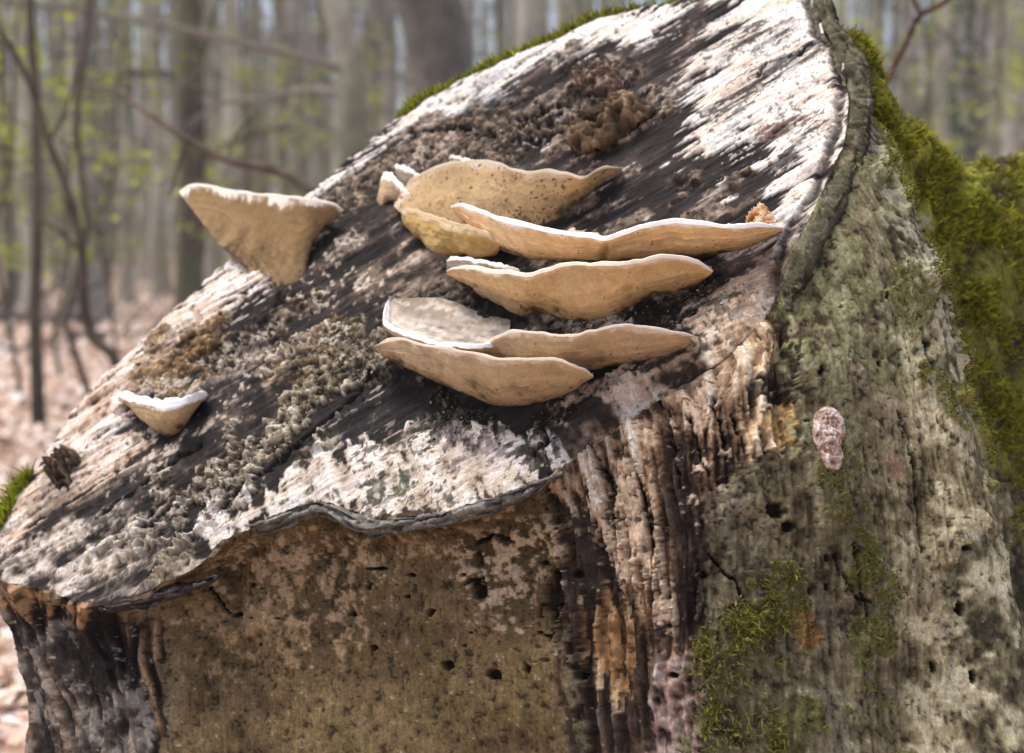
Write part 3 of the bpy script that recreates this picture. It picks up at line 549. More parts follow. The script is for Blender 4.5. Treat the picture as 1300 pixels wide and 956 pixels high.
strip('bark_lip', [(236, 688, 1.148, .4), (262, 683, 1.138, .8), (300, 677, 1.122, .8), (340, 668, 1.10, .9), (385, 650, 1.082, .9), (410, 646, 1.073, .9), (440, 655, 1.06, 1), (470, 670, 1.045, 1), (500, 668, 1.038, 1), (560, 660, 1.02, 1), (630, 640, 1.005, .9), (680, 618, .998, .7), (715, 600, .995, .3)], .0042, .0062, lin(128, 122, 112), lin(172, 166, 156), M_bark, 420, seed=5)
strip('bark_lip', [(128, 772, 1.118, .5), (160, 768, 1.115, 1), (210, 756, 1.11, 1), (250, 742, 1.106, .8), (278, 732, 1.10, .4)], .0042, .005, lin(86, 78, 74), lin(130, 122, 116), M_bark, 200, seed=9)

# --- moss: short blades standing on the stump
def blades(name, pts, nrm, L, wd, c0, c1, parent, lean=.8, up=.4, seed=1):
    r = np.random.default_rng(seed); n = len(pts)
    t = nrm+r.normal(0, lean, (n, 3))+np.array([0, 0, up]); t /= np.linalg.norm(t, axis=1)[:, None]
    s = np.cross(t, r.normal(0, 1, (n, 3))); s /= np.linalg.norm(s, axis=1)[:, None]
    l = L*(.35+1.1*r.random(n)**1.7)[:, None]; bend = r.normal(0, .25, (n, 3))*l
    a = pts-s*wd*.5-nrm*.001; b = pts+s*wd*.5-nrm*.001; c = pts+t*l*.55+s*wd*.45; e = pts+t*l*.55-s*wd*.45; tip = pts+t*l+bend
    v = np.stack([a, b, c, e, tip], 1).reshape(-1, 3); k = np.arange(n)*5
    mixv = np.clip(r.normal(.5, .3, n), 0, 1)[:, None]; cb = c0*(1-mixv)+c1*mixv; br = (r.random(n) < .16)[:, None]; cb = np.where(br, lin(112, 92, 56), cb)
    cc = np.stack([cb*.7, cb*.7, cb, cb, cb*1.15], 1).reshape(-1, 3)
    o = mesh_np(name, v, np.stack([k, k+1, k+2, k+3], 1), np.stack([k+3, k+2, k+4], 1), cc, M_moss); tag(o, kind='stuff')
    if parent: parent_keep(o, parent)
    return o
r_ = np.random.default_rng(11)
def pick(wt, n): return r_.choice(len(wt), n, p=wt/wt.sum())
area = np.ones(len(sp))
near = moss*(SD < 1.16)*(Sg < 14.2)*(Tg < 2.95)
k = pick(near**2, 6500); blades('moss', SPT[k], sn[k], .0040, .0010, lin(70, 74, 24), lin(150, 146, 58), stump, seed=2)
cl = sm(0, 25, sdpoly(np.where(front, SU, -9999), SV, [(880, 800), (915, 765), (955, 720), (1012, 718), (1018, 790), (1005, 850), (990, 1000), (880, 1000)], 60)+30*(fbm(sp*60, 3)-.5))*(SD < 1.1)*(.2+sm(.45, .6, fbm(sp*55+3, 3)))
cl = cl*(.04+sm(.46, .6, fbm(sp*90+31, 3))); k = pick(cl, 4300); blades('moss', SPT[k], sn[k], .0065, .0008, lin(78, 80, 28), lin(176, 170, 84), stump, .75, -.1, seed=3)
far = moss*((Sg > 13.6) & (Sg < 16.6))*sm(-.5, .9, nz(fbm(sp*28, 4)))*np.where(Sg > 15.3, 4, 1)
k = pick(far, 34000); blades('moss', SPT[k]+r_.normal(0, .0015, (34000, 3)), sn[k], .0065, .0016, lin(104, 106, 28), lin(182, 180, 58), stump, .7, .25, seed=4)
kk = np.where((Sg > 17.3) & (Sg < 19.3) & (Tg < .35) & (Tg > .01))[0]; k = r_.choice(kk, 9000)
wgt = sm(.48, .62, fbm(SPT[k]*14, 2)); k = k[r_.random(len(k)) < wgt]
blades('moss', SPT[k], np.tile(NF, (len(k), 1))*.3+sn[k], .008, .0022, lin(104, 110, 26), lin(166, 170, 50), stump, .6, .6, seed=5)
kk = np.where(((Sg > 22.7) & (Sg < 23.6)) & (Tg < .5) & (Tg > .01))[0]; k = r_.choice(kk, 2500)
blades('moss', SPT[k], sn[k], .014, .0025, lin(100, 112, 16), lin(164, 176, 36), stump, .6, .6, seed=6)

# ------------------------------------------------------------------ bracket fungi
SOIL = lin(58, 46, 34)
def bracket(label, rim, base, top, bulge=.012, under=(206, 178, 142), dark=(150, 122, 88), edge=(240, 232, 220), topc=(176, 158, 140), lip=5.0, specks=.7, seed=1, group=None, ns=170, extra=None, rings=False, lumpy=1.0, seam=None, wobble=1.0, tint=(.88, .92, .92)):
    r = poly_at(rim, ns); b = poly_at(base, ns); t = poly_at(top, ns)
    s = np.linspace(0, 1, ns)
    wob = (fbm(np.stack([s*26+seed*9, s*0, s*0], 1), 3)-.5)
    R = P(r[:, 0], r[:, 1]+wob*3.2*wobble, fdepth(r[:, 0], r[:, 1])-r[:, 2])
    B_ = P(b[:, 0], b[:, 1], fdepth(b[:, 0], b[:, 1])+.004-(b[:, 2] if b.shape[1] > 2 else 0))
    Tt = P(t[:, 0], t[:, 1], fdepth(t[:, 0], t[:, 1])+.004-(t[:, 2] if t.shape[1] > 2 else 0))
    out = R-B_; ln = np.linalg.norm(out, axis=1)[:, None]
    nu = 64; tt = np.linspace(0, 1, nu)
    up = UP*.6+np.array([0, 0, .4])
    dn_ = -up*.6+NF*.5
    sb = np.ones(ns) if seam is None else 1-1.3*np.exp(-((s-seam)/.012)**2)-.3*np.exp(-((s-seam)/.05)**2)
    und = B_[None]*(1-tt)[:, None, None]+R[None]*tt[:, None, None]+(np.sin(np.pi*tt**.9)[:, None]*np.sin(np.pi*s)[None]**.5*sb[None])[..., None]*(dn_*bulge)
    q = np.stack([np.repeat(tt, ns)*3, np.tile(s, nu)*9, np.full(nu*ns, seed*3.3)], 1)
    pu = und.reshape(-1, 3); a = nz(fbm(pu*45+seed, 3)); bb = nz(fbm(pu*170+seed, 3)); fine = nz(fbm(pu*520+seed, 2))
    ring = nz(fbm(np.stack([np.repeat(tt, ns)*16+a*.5, np.tile(s, nu)*3, np.full(nu*ns, seed*1.7)], 1), 2))
    fade = (np.sin(np.pi*np.clip(np.repeat(tt, ns), 0, 1)))**.5
    pu = pu+dn_*((a*.0012*lumpy+bb*.0004*lumpy**.5+ring*.0004)*fade)[:, None]
    T_ = np.repeat(tt, ns)
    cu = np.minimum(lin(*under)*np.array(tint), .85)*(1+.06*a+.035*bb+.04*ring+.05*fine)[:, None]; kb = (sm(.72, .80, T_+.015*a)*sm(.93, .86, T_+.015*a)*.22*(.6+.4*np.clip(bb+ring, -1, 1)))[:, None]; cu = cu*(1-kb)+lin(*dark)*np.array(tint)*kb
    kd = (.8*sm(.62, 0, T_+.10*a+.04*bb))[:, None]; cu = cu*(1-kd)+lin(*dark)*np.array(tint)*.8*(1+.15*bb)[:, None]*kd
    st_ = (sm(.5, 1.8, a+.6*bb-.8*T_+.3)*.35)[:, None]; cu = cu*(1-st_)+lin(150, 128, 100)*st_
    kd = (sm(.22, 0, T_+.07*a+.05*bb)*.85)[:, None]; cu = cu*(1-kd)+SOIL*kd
    ke = (sm(.90, .985, T_+.02*bb+.012*a)*(.68+.32*np.clip(a+.5*bb, -1, 1)))[:, None]; cu = cu*(1-ke)+lin(*edge)*ke
    sk = sm(2.5-specks, 2.9-specks, fine*.8+bb*.5+.5*sm(.8, .1, T_))[:, None]*.85; cu = cu*(1-sk)+lin(52, 38, 28)*sk
    # rounded margin and the upper side
    prof = [(-.0006, .0012), (0.0, .0026), (-.0012, .0042), (-.0034, .0052), (-.006, .0052)]
    n_out = NF
    hh = (np.clip(np.sin(np.pi*s)*5, .25, 1)*(.65+.75*fbm(np.stack([s*17+seed*5, s*0+2, s*0], 1), 3)))[:, None]*lip/5
    rows = [R]
    for o_, z_ in prof: rows.append(R+n_out*(o_*hh)+up*(z_*hh))
    last = rows[-1]; nt2 = 34
    for k2 in range(1, nt2+1):
        f = k2/nt2; sag = math.sin(math.pi*f)*.010
        rows.append(last*(1-f)+Tt*f-up*(sag*np.sin(np.pi*s)**.5)[:, None])
    rows = np.array(rows); m = len(rows); pc = rows.reshape(-1, 3)
    tr = np.repeat(np.r_[np.zeros(len(prof)+1), np.linspace(1/nt2, 1, nt2)], ns)
    a2_ = nz(fbm(pc*60+seed, 3)); b2_ = nz(fbm(pc*190+seed, 3))
    bands = nz(fbm(np.stack([tr*14+a2_*.25, np.tile(s, m)*2, np.full(m*ns, seed*1.0)], 1), 2))
    pc = pc+up*((a2_*.0012+b2_*.0006)*(.35 if rings else 1)*sm(.0, .1, tr))[:, None]
    tw = 1
    ct = lin(*topc)*(1+.12*a2_+.14*b2_+.14*bands)[:, None]; ke = sm(.13, .02, tr+.02*bands)[:, None]; ct = ct*(1-ke)+lin(*edge)*(1+.03*b2_)[:, None]*ke
    if rings:
        kd = (sm(.35, .9, tr+.1*a2_)*.75*sm(-.8, .6, b2_+a2_))[:, None]; ct = ct*(1-kd)+lin(112, 96, 70)*kd
    root = empty('bracket_fungus', tuple(B_[ns//2])); tag(root, label, 'bracket fungus', group)
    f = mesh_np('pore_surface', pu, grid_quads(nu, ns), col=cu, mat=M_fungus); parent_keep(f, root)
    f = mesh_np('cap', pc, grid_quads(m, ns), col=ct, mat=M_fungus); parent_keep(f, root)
    return root
G = 'bracket fungi growing on the stump'
# blurred ones on the left
bracket('large tan bracket fungus standing alone at the far left edge of the stump', [(227, 243, .03), (250, 236, .055), (300, 245, .075), (370, 252, .08), (415, 259, .06), (436, 267, .035)],
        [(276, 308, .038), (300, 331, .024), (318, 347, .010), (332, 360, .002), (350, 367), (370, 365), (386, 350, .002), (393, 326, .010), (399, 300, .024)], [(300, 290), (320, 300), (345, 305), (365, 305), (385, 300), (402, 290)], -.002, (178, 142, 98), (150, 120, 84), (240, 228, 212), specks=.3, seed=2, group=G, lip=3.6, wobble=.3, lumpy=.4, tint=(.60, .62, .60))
bracket('smallest bracket fungus with bright white scalloped rim near the lower left tip', [(150, 504, .02), (166, 509, .035), (190, 515, .045), (212, 517, .048), (238, 512, .042), (261, 503, .02)],
        [(186, 532, .012), (196, 545, .004), (206, 552), (215, 555), (225, 551), (236, 540, .004), (243, 528, .012)], [(160, 495), (180, 496), (200, 497), (215, 498), (235, 497), (255, 496)], .012, (196, 166, 126), (166, 138, 100), (246, 246, 246), (220, 214, 206), 9, .1, 3, G)
# upper cluster
C1 = bracket('speckled buff bracket fungus at the top of the cluster, with grey weathered left end', [(500, 262, .030), (520, 232, .038), (545, 218, .05), (580, 208, .06), (620, 207, .064), (665, 220, .066), (695, 218, .064), (725, 223, .06), (742, 226, .055), (757, 217, .045), (772, 213, .035), (790, 214, .016)],
        [(545, 300), (580, 300), (610, 298), (640, 296), (665, 292), (685, 288), (700, 282), (720, 272), (738, 256), (760, 238), (788, 218)], [(500, 250), (545, 236), (580, 226), (620, 222), (665, 228), (700, 228), (740, 230), (760, 228), (788, 216)], .013, (194, 160, 116), (158, 128, 94), (208, 190, 166), lip=3.2, specks=1.15, tint=(1.0, 1.06, 1.08), seed=4, group=G)
bracket('bulging yellow stained fungus lump below the speckled fungus, left of the widest one', [(508, 268, .035), (530, 272, .05), (560, 282, .058), (590, 290, .056), (620, 300, .048), (634, 312, .03)],
        [(512, 276), (528, 296), (548, 312), (572, 322), (600, 326), (632, 324)], [(520, 266), (545, 270), (570, 276), (595, 282), (615, 292), (630, 304)], .026, (196, 160, 104), (176, 134, 62), (206, 182, 146), (186, 160, 122), 5, .3, 5, G, lumpy=3.0)
bracket('small white curled fungus lobe at the left end of the cluster', [(484, 226, .02), (492, 224, .03), (502, 232, .034), (512, 244, .034), (521, 254, .025)],
        [(478, 258), (484, 262), (492, 258), (505, 256), (516, 258)], [(496, 220), (504, 224), (512, 232), (518, 240), (524, 250)], .004, (206, 172, 138), (190, 150, 116), (246, 240, 232), (240, 232, 220), 6, .1, 6, G, 60)
bracket('small white finger of fungus poking up left of the speckled fungus', [(501, 212, .02), (510, 214, .03), (522, 220, .03), (536, 230, .02)],
        [(508, 232), (516, 238), (526, 242), (536, 244)], [(504, 208), (514, 210), (526, 218), (538, 228)], .003, (196, 178, 156), (150, 130, 106), (246, 240, 232), (226, 214, 198), 5, .1, 7, G, 60)
bracket('little pale fungus flap peeking out behind the speckled fungus', [(570, 200, .016), (580, 202, .026), (596, 206, .028), (612, 211, .014)],
        [(572, 208), (584, 212), (598, 216), (612, 218)], [(572, 196), (584, 198), (598, 203), (612, 209)], .002, (216, 200, 178), (180, 160, 136), (238, 226, 210), (228, 216, 200), 4, 0, 8, G, 60)
# the wide pair
bracket('widest bracket fungus with bright white wavy rim dipping to a notch in its middle', [(572, 262, .045), (584, 260, .058), (610, 270, .070), (640, 282, .078), (700, 296, .086), (745, 302, .090), (768, 306, .090), (790, 298, .088), (820, 290, .084), (850, 284, .078), (890, 286, .070), (925, 290, .060), (960, 289, .045), (994, 290, .022)],
        [(578, 272, .030), (600, 292, .028), (625, 312, .022), (660, 326, .014), (700, 332), (735, 334), (768, 334), (800, 333), (840, 331), (880, 329), (920, 322), (950, 313, .004), (975, 303, .008), (993, 294, .016)],
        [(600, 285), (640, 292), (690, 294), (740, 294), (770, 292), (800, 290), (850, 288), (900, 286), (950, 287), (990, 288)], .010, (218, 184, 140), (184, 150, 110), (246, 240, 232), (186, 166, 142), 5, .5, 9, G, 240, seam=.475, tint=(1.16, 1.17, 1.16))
bracket('smooth tan bracket fungus just beneath the widest one, overlapped by it', [(567, 345, .05), (580, 341, .06), (620, 345, .074), (668, 351, .084), (695, 345, .088), (725, 337, .09), (780, 338, .088), (810, 334, .082), (830, 329, .076), (850, 328, .068), (880, 333, .05), (905, 344, .026)],
        [(569, 350, .035), (600, 365, .030), (640, 380, .024), (675, 394, .012), (700, 404), (725, 410), (750, 411), (775, 406), (800, 394), (825, 382), (855, 374), (885, 362, .006), (904, 347, .018)],
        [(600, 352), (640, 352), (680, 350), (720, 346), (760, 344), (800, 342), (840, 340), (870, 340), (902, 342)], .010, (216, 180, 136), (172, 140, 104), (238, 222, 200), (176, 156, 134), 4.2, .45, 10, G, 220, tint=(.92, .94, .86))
bracket('thin grey white fungus layer peeping over the left end of the second shelf', [(567, 332, .045), (580, 330, .05), (610, 334, .05), (640, 340, .045), (660, 346, .03)],
        [(567, 342, .03), (590, 348, .03), (620, 352, .02), (645, 354, .01), (662, 354)], [(570, 328), (590, 329), (615, 331), (640, 337), (660, 343)], .003, (204, 190, 174), (150, 134, 116), (240, 236, 230), (206, 196, 186), 4, .1, 11, G, 80)
bracket('small dusky fungus lobe hanging under the left half of the second shelf', [(600, 366, .03), (625, 372, .035), (655, 378, .035), (685, 384, .02)],
        [(625, 376, .012), (640, 390, .008), (655, 401), (670, 402), (684, 392)], [(605, 362), (630, 366), (660, 372), (686, 380)], .006, (170, 142, 108), (120, 96, 70), (176, 150, 118), (150, 130, 104), 3, .8, 12, G, 70)
# lowest group of three
bracket('open shell shaped fungus showing its grey weathered top and thick white left edge', [(493, 381, .040), (488, 394, .050), (487, 411, .058), (500, 420, .062), (520, 428, .068), (545, 436, .07), (570, 440, .07), (600, 442, .066), (625, 440, .055), (645, 430, .035)],
        [(494, 384, .036), (491, 396, .038), (491, 416, .040), (510, 432, .036), (535, 444, .03), (560, 452, .02), (585, 456, .012), (605, 456, .008), (625, 452, .006), (645, 440, .006)],
        [(500, 379, .036), (512, 379, .034), (535, 378, .03), (560, 378, .02), (585, 386, .01), (610, 396), (630, 402), (648, 408)], .004, (210, 184, 150), (170, 142, 108), (244, 240, 236), (184, 172, 158), 4.5, .1, 13, G, 160, rings=True)
bracket('right hand fungus of the lowest group, tapering to a sharp point at its right', [(608, 441, .050), (625, 433, .062), (650, 422, .072), (675, 423, .078), (700, 426, .08), (730, 427, .08), (750, 422, .078), (770, 418, .075), (790, 415, .07), (812, 415, .062), (840, 420, .05), (865, 425, .035), (886, 429, .016)],
        [(612, 450, .03), (640, 462, .026), (670, 470, .022), (700, 474, .016), (725, 476, .01), (745, 474), (770, 468), (795, 465), (820, 459), (845, 452), (868, 443, .003), (885, 432, .012)],
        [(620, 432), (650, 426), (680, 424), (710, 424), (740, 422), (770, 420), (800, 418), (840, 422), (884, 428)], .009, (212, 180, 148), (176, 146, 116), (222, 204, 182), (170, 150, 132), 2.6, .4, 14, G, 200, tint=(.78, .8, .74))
bracket('lowest bracket fungus, broad buff underside with its left tip curling up', [(475, 440, .062), (488, 433, .068), (502, 431, .072), (525, 436, .078), (545, 441, .082), (575, 445, .088), (605, 450, .092), (630, 457, .095), (660, 458, .095), (700, 458, .09), (725, 464, .08), (742, 471, .065), (753, 477, .045)],
        [(478, 446, .05), (500, 460, .042), (530, 474, .034), (560, 488, .026), (590, 500, .016), (615, 511, .006), (640, 517), (665, 517), (690, 513), (710, 506), (728, 497, .006), (742, 487, .014), (752, 480, .03)],
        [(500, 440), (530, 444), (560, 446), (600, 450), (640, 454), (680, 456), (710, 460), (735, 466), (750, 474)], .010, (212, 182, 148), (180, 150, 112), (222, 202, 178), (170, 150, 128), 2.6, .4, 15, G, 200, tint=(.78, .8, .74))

# ------------------------------------------------------------------ loose bits on the stump
def lump_obj(name, poly, thick, stops, mat, pos, seed, label=None, cat=None, rough=.5, n=70, parent=None, flat=0, fr=60):
    """a lump with the outline poly lying on the surface given by pos(u, v) -> (point, normal)"""
    pl = np.array(poly, float); c = pl.mean(0); c3, nn = pos(*c); nn = np.array(nn)
    out = np.array([pos(u, v)[0] for u, v in pl]); m = 96
    oc = catmull(out, np.linspace(0, len(out), m+1)[:-1], True)
    rr = np.linspace(0, 1, n//2); V_ = []
    for f in rr:
        V_.append(c3*(1-f)+oc*f+nn*(thick*(1-f**3.0)**.5))
    for f in rr[::-1][1:]:
        V_.append(c3*(1-f)+oc*f-nn*.004*(1-f))
    V_ = np.array(V_); k = V_.shape[0]; v = V_.reshape(-1, 3)
    a = nz(fbm(v*fr+seed, 4)); b = nz(fbm(v*fr*4+seed, 3)); rg = nz(ridged(v*fr*1.6+seed, 3))
    v = v+nn*((a*.35+rg*.25+b*.12)*thick*rough)[:, None]
    cc = ramp(.5*a+.5*b+.4*rg, stops)
    i = np.arange(k*m).reshape(k, m); i2 = np.concatenate([i, i[:, :1]], 1)
    q = np.stack([i2[:-1, :-1], i2[:-1, 1:], i2[1:, 1:], i2[1:, :-1]], -1).reshape(-1, 4)
    o = mesh_np(name, v, q, col=cc, mat=mat)
    if parent: parent_keep(o, parent)
    if label: tag(o, label, cat)
    return o
def on_face(u, v): return face_pt(u, v), NF
lump_obj('bark_flake', [(1037, 522), (1054, 515), (1070, 523), (1074, 545), (1071, 562), (1073, 580), (1067, 594), (1050, 593), (1041, 574), (1034, 554), (1032, 536)], .0045, [(-1.8, lin(104, 80, 66)), (-.3, lin(158, 128, 110)), (.6, lin(190, 164, 148)), (1.6, lin(236, 226, 218))], M_fungus, side_at, 3, 'pale pinkish brown scaly flake stuck on the grey bark right of the broken corner', 'bark flake', .22, fr=230)
lump_obj('rotted_fungus', [(722, 178), (735, 165), (752, 152), (775, 146), (795, 138), (815, 130), (832, 140), (824, 156), (800, 168), (785, 182), (765, 194), (745, 198), (728, 194)], .024, [(-1.8, lin(44, 35, 28)), (0, lin(98, 78, 58)), (1, lin(132, 108, 84)), (2, lin(176, 152, 124))], M_bark, on_face, 5, 'crumbling dark brown dead fungus lying on the upper middle of the cut face', 'dead fungus', .35)
lump_obj('rot_clump', [(728, 95), (745, 80), (768, 78), (788, 92), (792, 116), (780, 132), (758, 130), (738, 118)], .010, [(-1.8, lin(30, 24, 22)), (0, lin(70, 54, 45)), (1, lin(112, 86, 70)), (2, lin(170, 150, 136))], M_bark, on_face, 8, 'ragged black brown rot clump above the dead fungus near the upper rim', 'rot clump', .5)
lump_obj('amber_flake', [(948, 275), (955, 266), (966, 262), (978, 266), (988, 280), (985, 287), (950, 286)], .004, [(-1.2, lin(150, 98, 56)), (0, lin(206, 156, 104)), (1.2, lin(238, 214, 184))], M_fungus, on_face, 4, 'small amber orange flake sitting above the right tip of the widest fungus', 'wood flake', 1.2, fr=130)
lump_obj('wood_knob', [(66, 600), (74, 586), (86, 576), (98, 574), (102, 584), (94, 598), (92, 622), (80, 630), (70, 618)], .018, [(-1.5, lin(40, 33, 28)), (0, lin(84, 68, 56)), (1.5, lin(140, 120, 98))], M_bark, on_face, 6, 'dark knobbly stub sticking up near the left tip of the stump', 'wood stub', .6)
# crusty pieces of the lichen band and small crumbs lying on the face: uncountable
def crumbs(name, polys, n, smin, smax, stops, seed):
    r = np.random.default_rng(seed); pts = []
    w_ = sum(sm(-8, 12, sdpoly(FU, FV, p, 40)+14*nB) for p in polys)+1e-12
    k = r.choice(len(FU), n, p=w_/w_.sum())
    oct_v = np.array([[1, 0, 0], [-1, 0, 0], [0, 1, 0], [0, -1, 0], [0, 0, 1], [0, 0, -1.]]); oct_f = np.array([[0, 2, 4], [2, 1, 4], [1, 3, 4], [3, 0, 4], [2, 0, 5], [1, 2, 5], [3, 1, 5], [0, 3, 5]])
    s = (smin+(smax-smin)*r.random(n)**3)[:, None, None]
    v = oct_v[None]*r.uniform(.4, 1.2, (n, 6, 1)); rot = r.normal(0, 1, (n, 3, 3)); qm, _r = np.linalg.qr(rot)
    v = np.einsum('nij,nkj->nki', qm, v)*s*r.uniform(.35, 1.25, (n, 1, 3)); v = v+(fp2[k]+NF*s[:, :, 0]*.3)[:, None]
    cc = ramp(r.normal(0, 1, n), stops); cc = np.repeat(cc, 6, 0)
    f = (oct_f[None]+np.arange(n)[:, None, None]*6).reshape(-1, 3)
    o = mesh_np(name, v.reshape(-1, 3), None, f, cc, M_bark, smooth=False); tag(o, kind='stuff'); parent_keep(o, stump); return o
crumbs('lichen_crust', [[(190, 690), (290, 590), (345, 540), (375, 480), (380, 430), (490, 412), (500, 440), (440, 505), (330, 595), (240, 685)], [(175, 485), (240, 425), (290, 415), (280, 460), (200, 505)]], 2400, .0006, .0020, [(-1.5, lin(46, 38, 30)), (-.4, lin(118, 104, 80)), (.5, lin(176, 162, 132)), (1.6, lin(220, 210, 188))], 21)
crumbs('rot_crumbs', [[(410, 280), (480, 195), (600, 155), (720, 140), (740, 90), (790, 95), (825, 145), (760, 190), (560, 205), (440, 260)], [(130, 680), (250, 580), (310, 560), (240, 650)], [(290, 470), (350, 380), (390, 380), (340, 450)], [(845, 275), (865, 240), (880, 240), (875, 270)]], 2600, .0005, .0022, [(-1.5, lin(34, 28, 24)), (-.2, lin(78, 62, 52)), (.7, lin(124, 104, 86)), (1.8, lin(206, 190, 172))], 22)
crumbs('rot_crumbs', [[(520, 500), (690, 520), (770, 490), (690, 550), (560, 545)], [(720, 410), (890, 345), (900, 375), (860, 420)]], 2200, .0005, .0015, [(-1.5, lin(26, 22, 18)), (0, lin(62, 52, 40)), (1.2, lin(150, 132, 106)), (2, lin(210, 194, 170))], 23)

# ------------------------------------------------------------------ the wood behind
def tube(path, rad, seg=10, caps=False):
    p = np.asarray(path, float); n = len(p); d = np.gradient(p, axis=0); d /= np.linalg.norm(d, axis=1)[:, None]+1e-9
    ref = np.where(np.abs(d[:, 2:3]) > .9, np.array([[1., 0, 0]]), np.array([[0, 0, 1.]]))
    a = np.cross(d, ref); a /= np.linalg.norm(a, axis=1)[:, None]; b = np.cross(d, a)
    th = np.linspace(0, 2*np.pi, seg+1)[:-1]; r = np.asarray(rad, float)
    r = np.broadcast_to(r[:, None] if r.ndim == 1 else r, (n, seg))
    v = p[:, None]+a[:, None]*(np.cos(th)*r)[..., None]+b[:, None]*(np.sin(th)*r)[..., None]
    i = np.arange(n*seg).reshape(n, seg); i2 = np.concatenate([i, i[:, :1]], 1)
    return v.reshape(-1, 3), np.stack([i2[:-1, :-1], i2[:-1, 1:], i2[1:, 1:], i2[1:, :-1]], -1).reshape(-1, 4)
class MB:
    def __init__(s): s.v = []; s.q = []; s.c = []; s.n = 0
    def add(s, v, q, c):
        s.v.append(v); s.q.append(q+s.n); s.c.append(np.broadcast_to(c, (len(v), 3))); s.n += len(v)
    def build(s, name, mat, parent=None):
        o = mesh_np(name, np.concatenate(s.v), np.concatenate(s.q), col=np.concatenate(s.c), mat=mat)
        if parent: o.parent = parent
        return o
def leaf_quads(c, size, r):
    n = len(c); t = r.normal(0, 1, (n, 3)); t /= np.linalg.norm(t, axis=1)[:, None]; s = np.cross(t, r.normal(0, 1, (n, 3))); s /= np.linalg.norm(s, axis=1)[:, None]
    z = size*r.uniform(.6, 1.3, n)[:, None]
    v = np.stack([c-t*z*.5, c+s*z*.3, c+t*z*.5, c-s*z*.3], 1).reshape(-1, 3)
    return v, np.arange(n*4).reshape(n, 4)
def tree_mesh(seed, rad, height, bark_c, lean=.03, limbs=7, low=1.2, leaves=160, ivy=0, leafc=(lin(150, 160, 60), lin(190, 190, 90)), twig=26, limb_len=2.2):
    r = np.random.default_rng(seed); n = 26; t = np.linspace(0, 1, n)
    path = np.stack([np.cumsum(r.normal(0, lean*height/n, n)), np.cumsum(r.normal(0, lean*height/n, n)), t*height], 1); path[:, :2] -= path[0, :2]
    rd = rad*(1-.75*t)*(1+.55*np.exp(-t*height/.25)); 
    v, q = tube(path, rd[:, None]*(1+.08*r.normal(0, 1, (n, 14))), 14); v[:, 2] -= .12
    tr = MB(); nn = nz(fbm(v*np.array([5, 5, 1.6])+seed, 4)); cc = bark_c*(1+.22*nn)[:, None]
    gm = sm(.4, 1.2, nz(fbm(v*2.0+seed*3, 3)))[:, None]*.55; cc = cc*(1-gm)+lin(98, 106, 66)*gm
    tr.add(v, q, cc)
    cr = MB()
    for k in range(limbs):
        z = low+(height*.9-low)*(k+r.random()*.8)/limbs if k > limbs*.45 else low+r.random()*3.6
        b0 = np.array([np.interp(z, path[:, 2], path[:, 0]), np.interp(z, path[:, 2], path[:, 1]), z]); an = r.uniform(0, 2*np.pi); L = limb_len*r.uniform(.5, 1.2)
        tt = np.linspace(0, 1, 8)[:, None]; drn = np.array([math.cos(an), math.sin(an), r.uniform(.1, .7)])
        lp = b0+drn*L*tt+np.cumsum(r.normal(0, .05, (8, 3)), 0)*tt+np.array([0, 0, -.12*L])*tt**2
        lr = np.interp(z, path[:, 2], rd)*.28*(1-.85*tt[:, 0])+.003
        v, q = tube(lp, lr, 5); cr.add(v, q, bark_c*.75)
        for _ in range(twig//3):
            f = r.uniform(.25, 1); s0 = lp[0]+(lp[-1]-lp[0])*f; dv = drn*.4+r.normal(0, .5, 3); l = r.uniform(.3, .9)
            m = np.stack([s0, s0+dv*l*.5+r.normal(0, .03, 3), s0+dv*l]); v, q = tube(m, [.006, .004, .0015], 3); cr.add(v, q, bark_c*.6)
            if leaves and r.random() < .6:
                nl = max(2, int(leaves/limbs/4)); c = s0+dv*l*r.uniform(.3, 1.05, (nl, 1))+r.normal(0, .07, (nl, 3)); v, q = leaf_quads(c, .05, r)
                mx = r.random((nl, 1)); cr.add(v, q, np.repeat(leafc[0]*(1-mx)+leafc[1]*mx, 4, 0))
    iv = None
    if ivy:
        iv = MB(); z = r.uniform(.0, 1, ivy)**1.2*min(5.5, height*.6); an = r.uniform(0, 2*np.pi, ivy)
        rr = np.interp(z, path[:, 2], rd)+np.abs(r.normal(0, .035, ivy))+.01
        c = np.stack([np.interp(z, path[:, 2], path[:, 0])+rr*np.cos(an), np.interp(z, path[:, 2], path[:, 1])+rr*np.sin(an), z], 1)
        v, q = leaf_quads(c, .075, r); mx = r.random((ivy, 1)); iv.add(v, q, np.repeat(lin(36, 58, 28)*(1-mx)+lin(74, 98, 46)*mx, 4, 0))
    return tr, cr, iv
def tree(name, x, y, label, group=None, cat='tree', **kw):
    tr, cr, iv = tree_mesh(**kw); root = empty(name, (x, y, float(gz(np.float64(x), np.float64(y))))); tag(root, label, cat, group)
    tr.build('trunk', M_trunk, root)
    if cr.n: cr.build('crown', M_leaf, root)
    if iv: iv.build('ivy', M_leaf, root)
    return root
def gx(u, d): return (u-CU)/F*d
GREY = lin(164, 157, 144); BRN = lin(134, 122, 108); DK = lin(92, 80, 68); PALE = lin(198, 190, 172)
bt = tree('beech_tree', gx(655, 8.5), 8.5, 'thick grey trunk leaning behind the upper left rim of the stump', seed=31, rad=.22, height=14, bark_c=GREY*.45, lean=.03, limbs=6, low=4.5, leaves=60)
bt.rotation_euler = (0, -math.atan(.235), 0)
tree('beech_tree', gx(447, 7.2), 7.2, 'pale trunk with a dark side branch left of the thick leaning trunk', seed=37, rad=.085, height=9, bark_c=GREY*1.1, lean=.1, limbs=7, low=1.2, leaves=0)
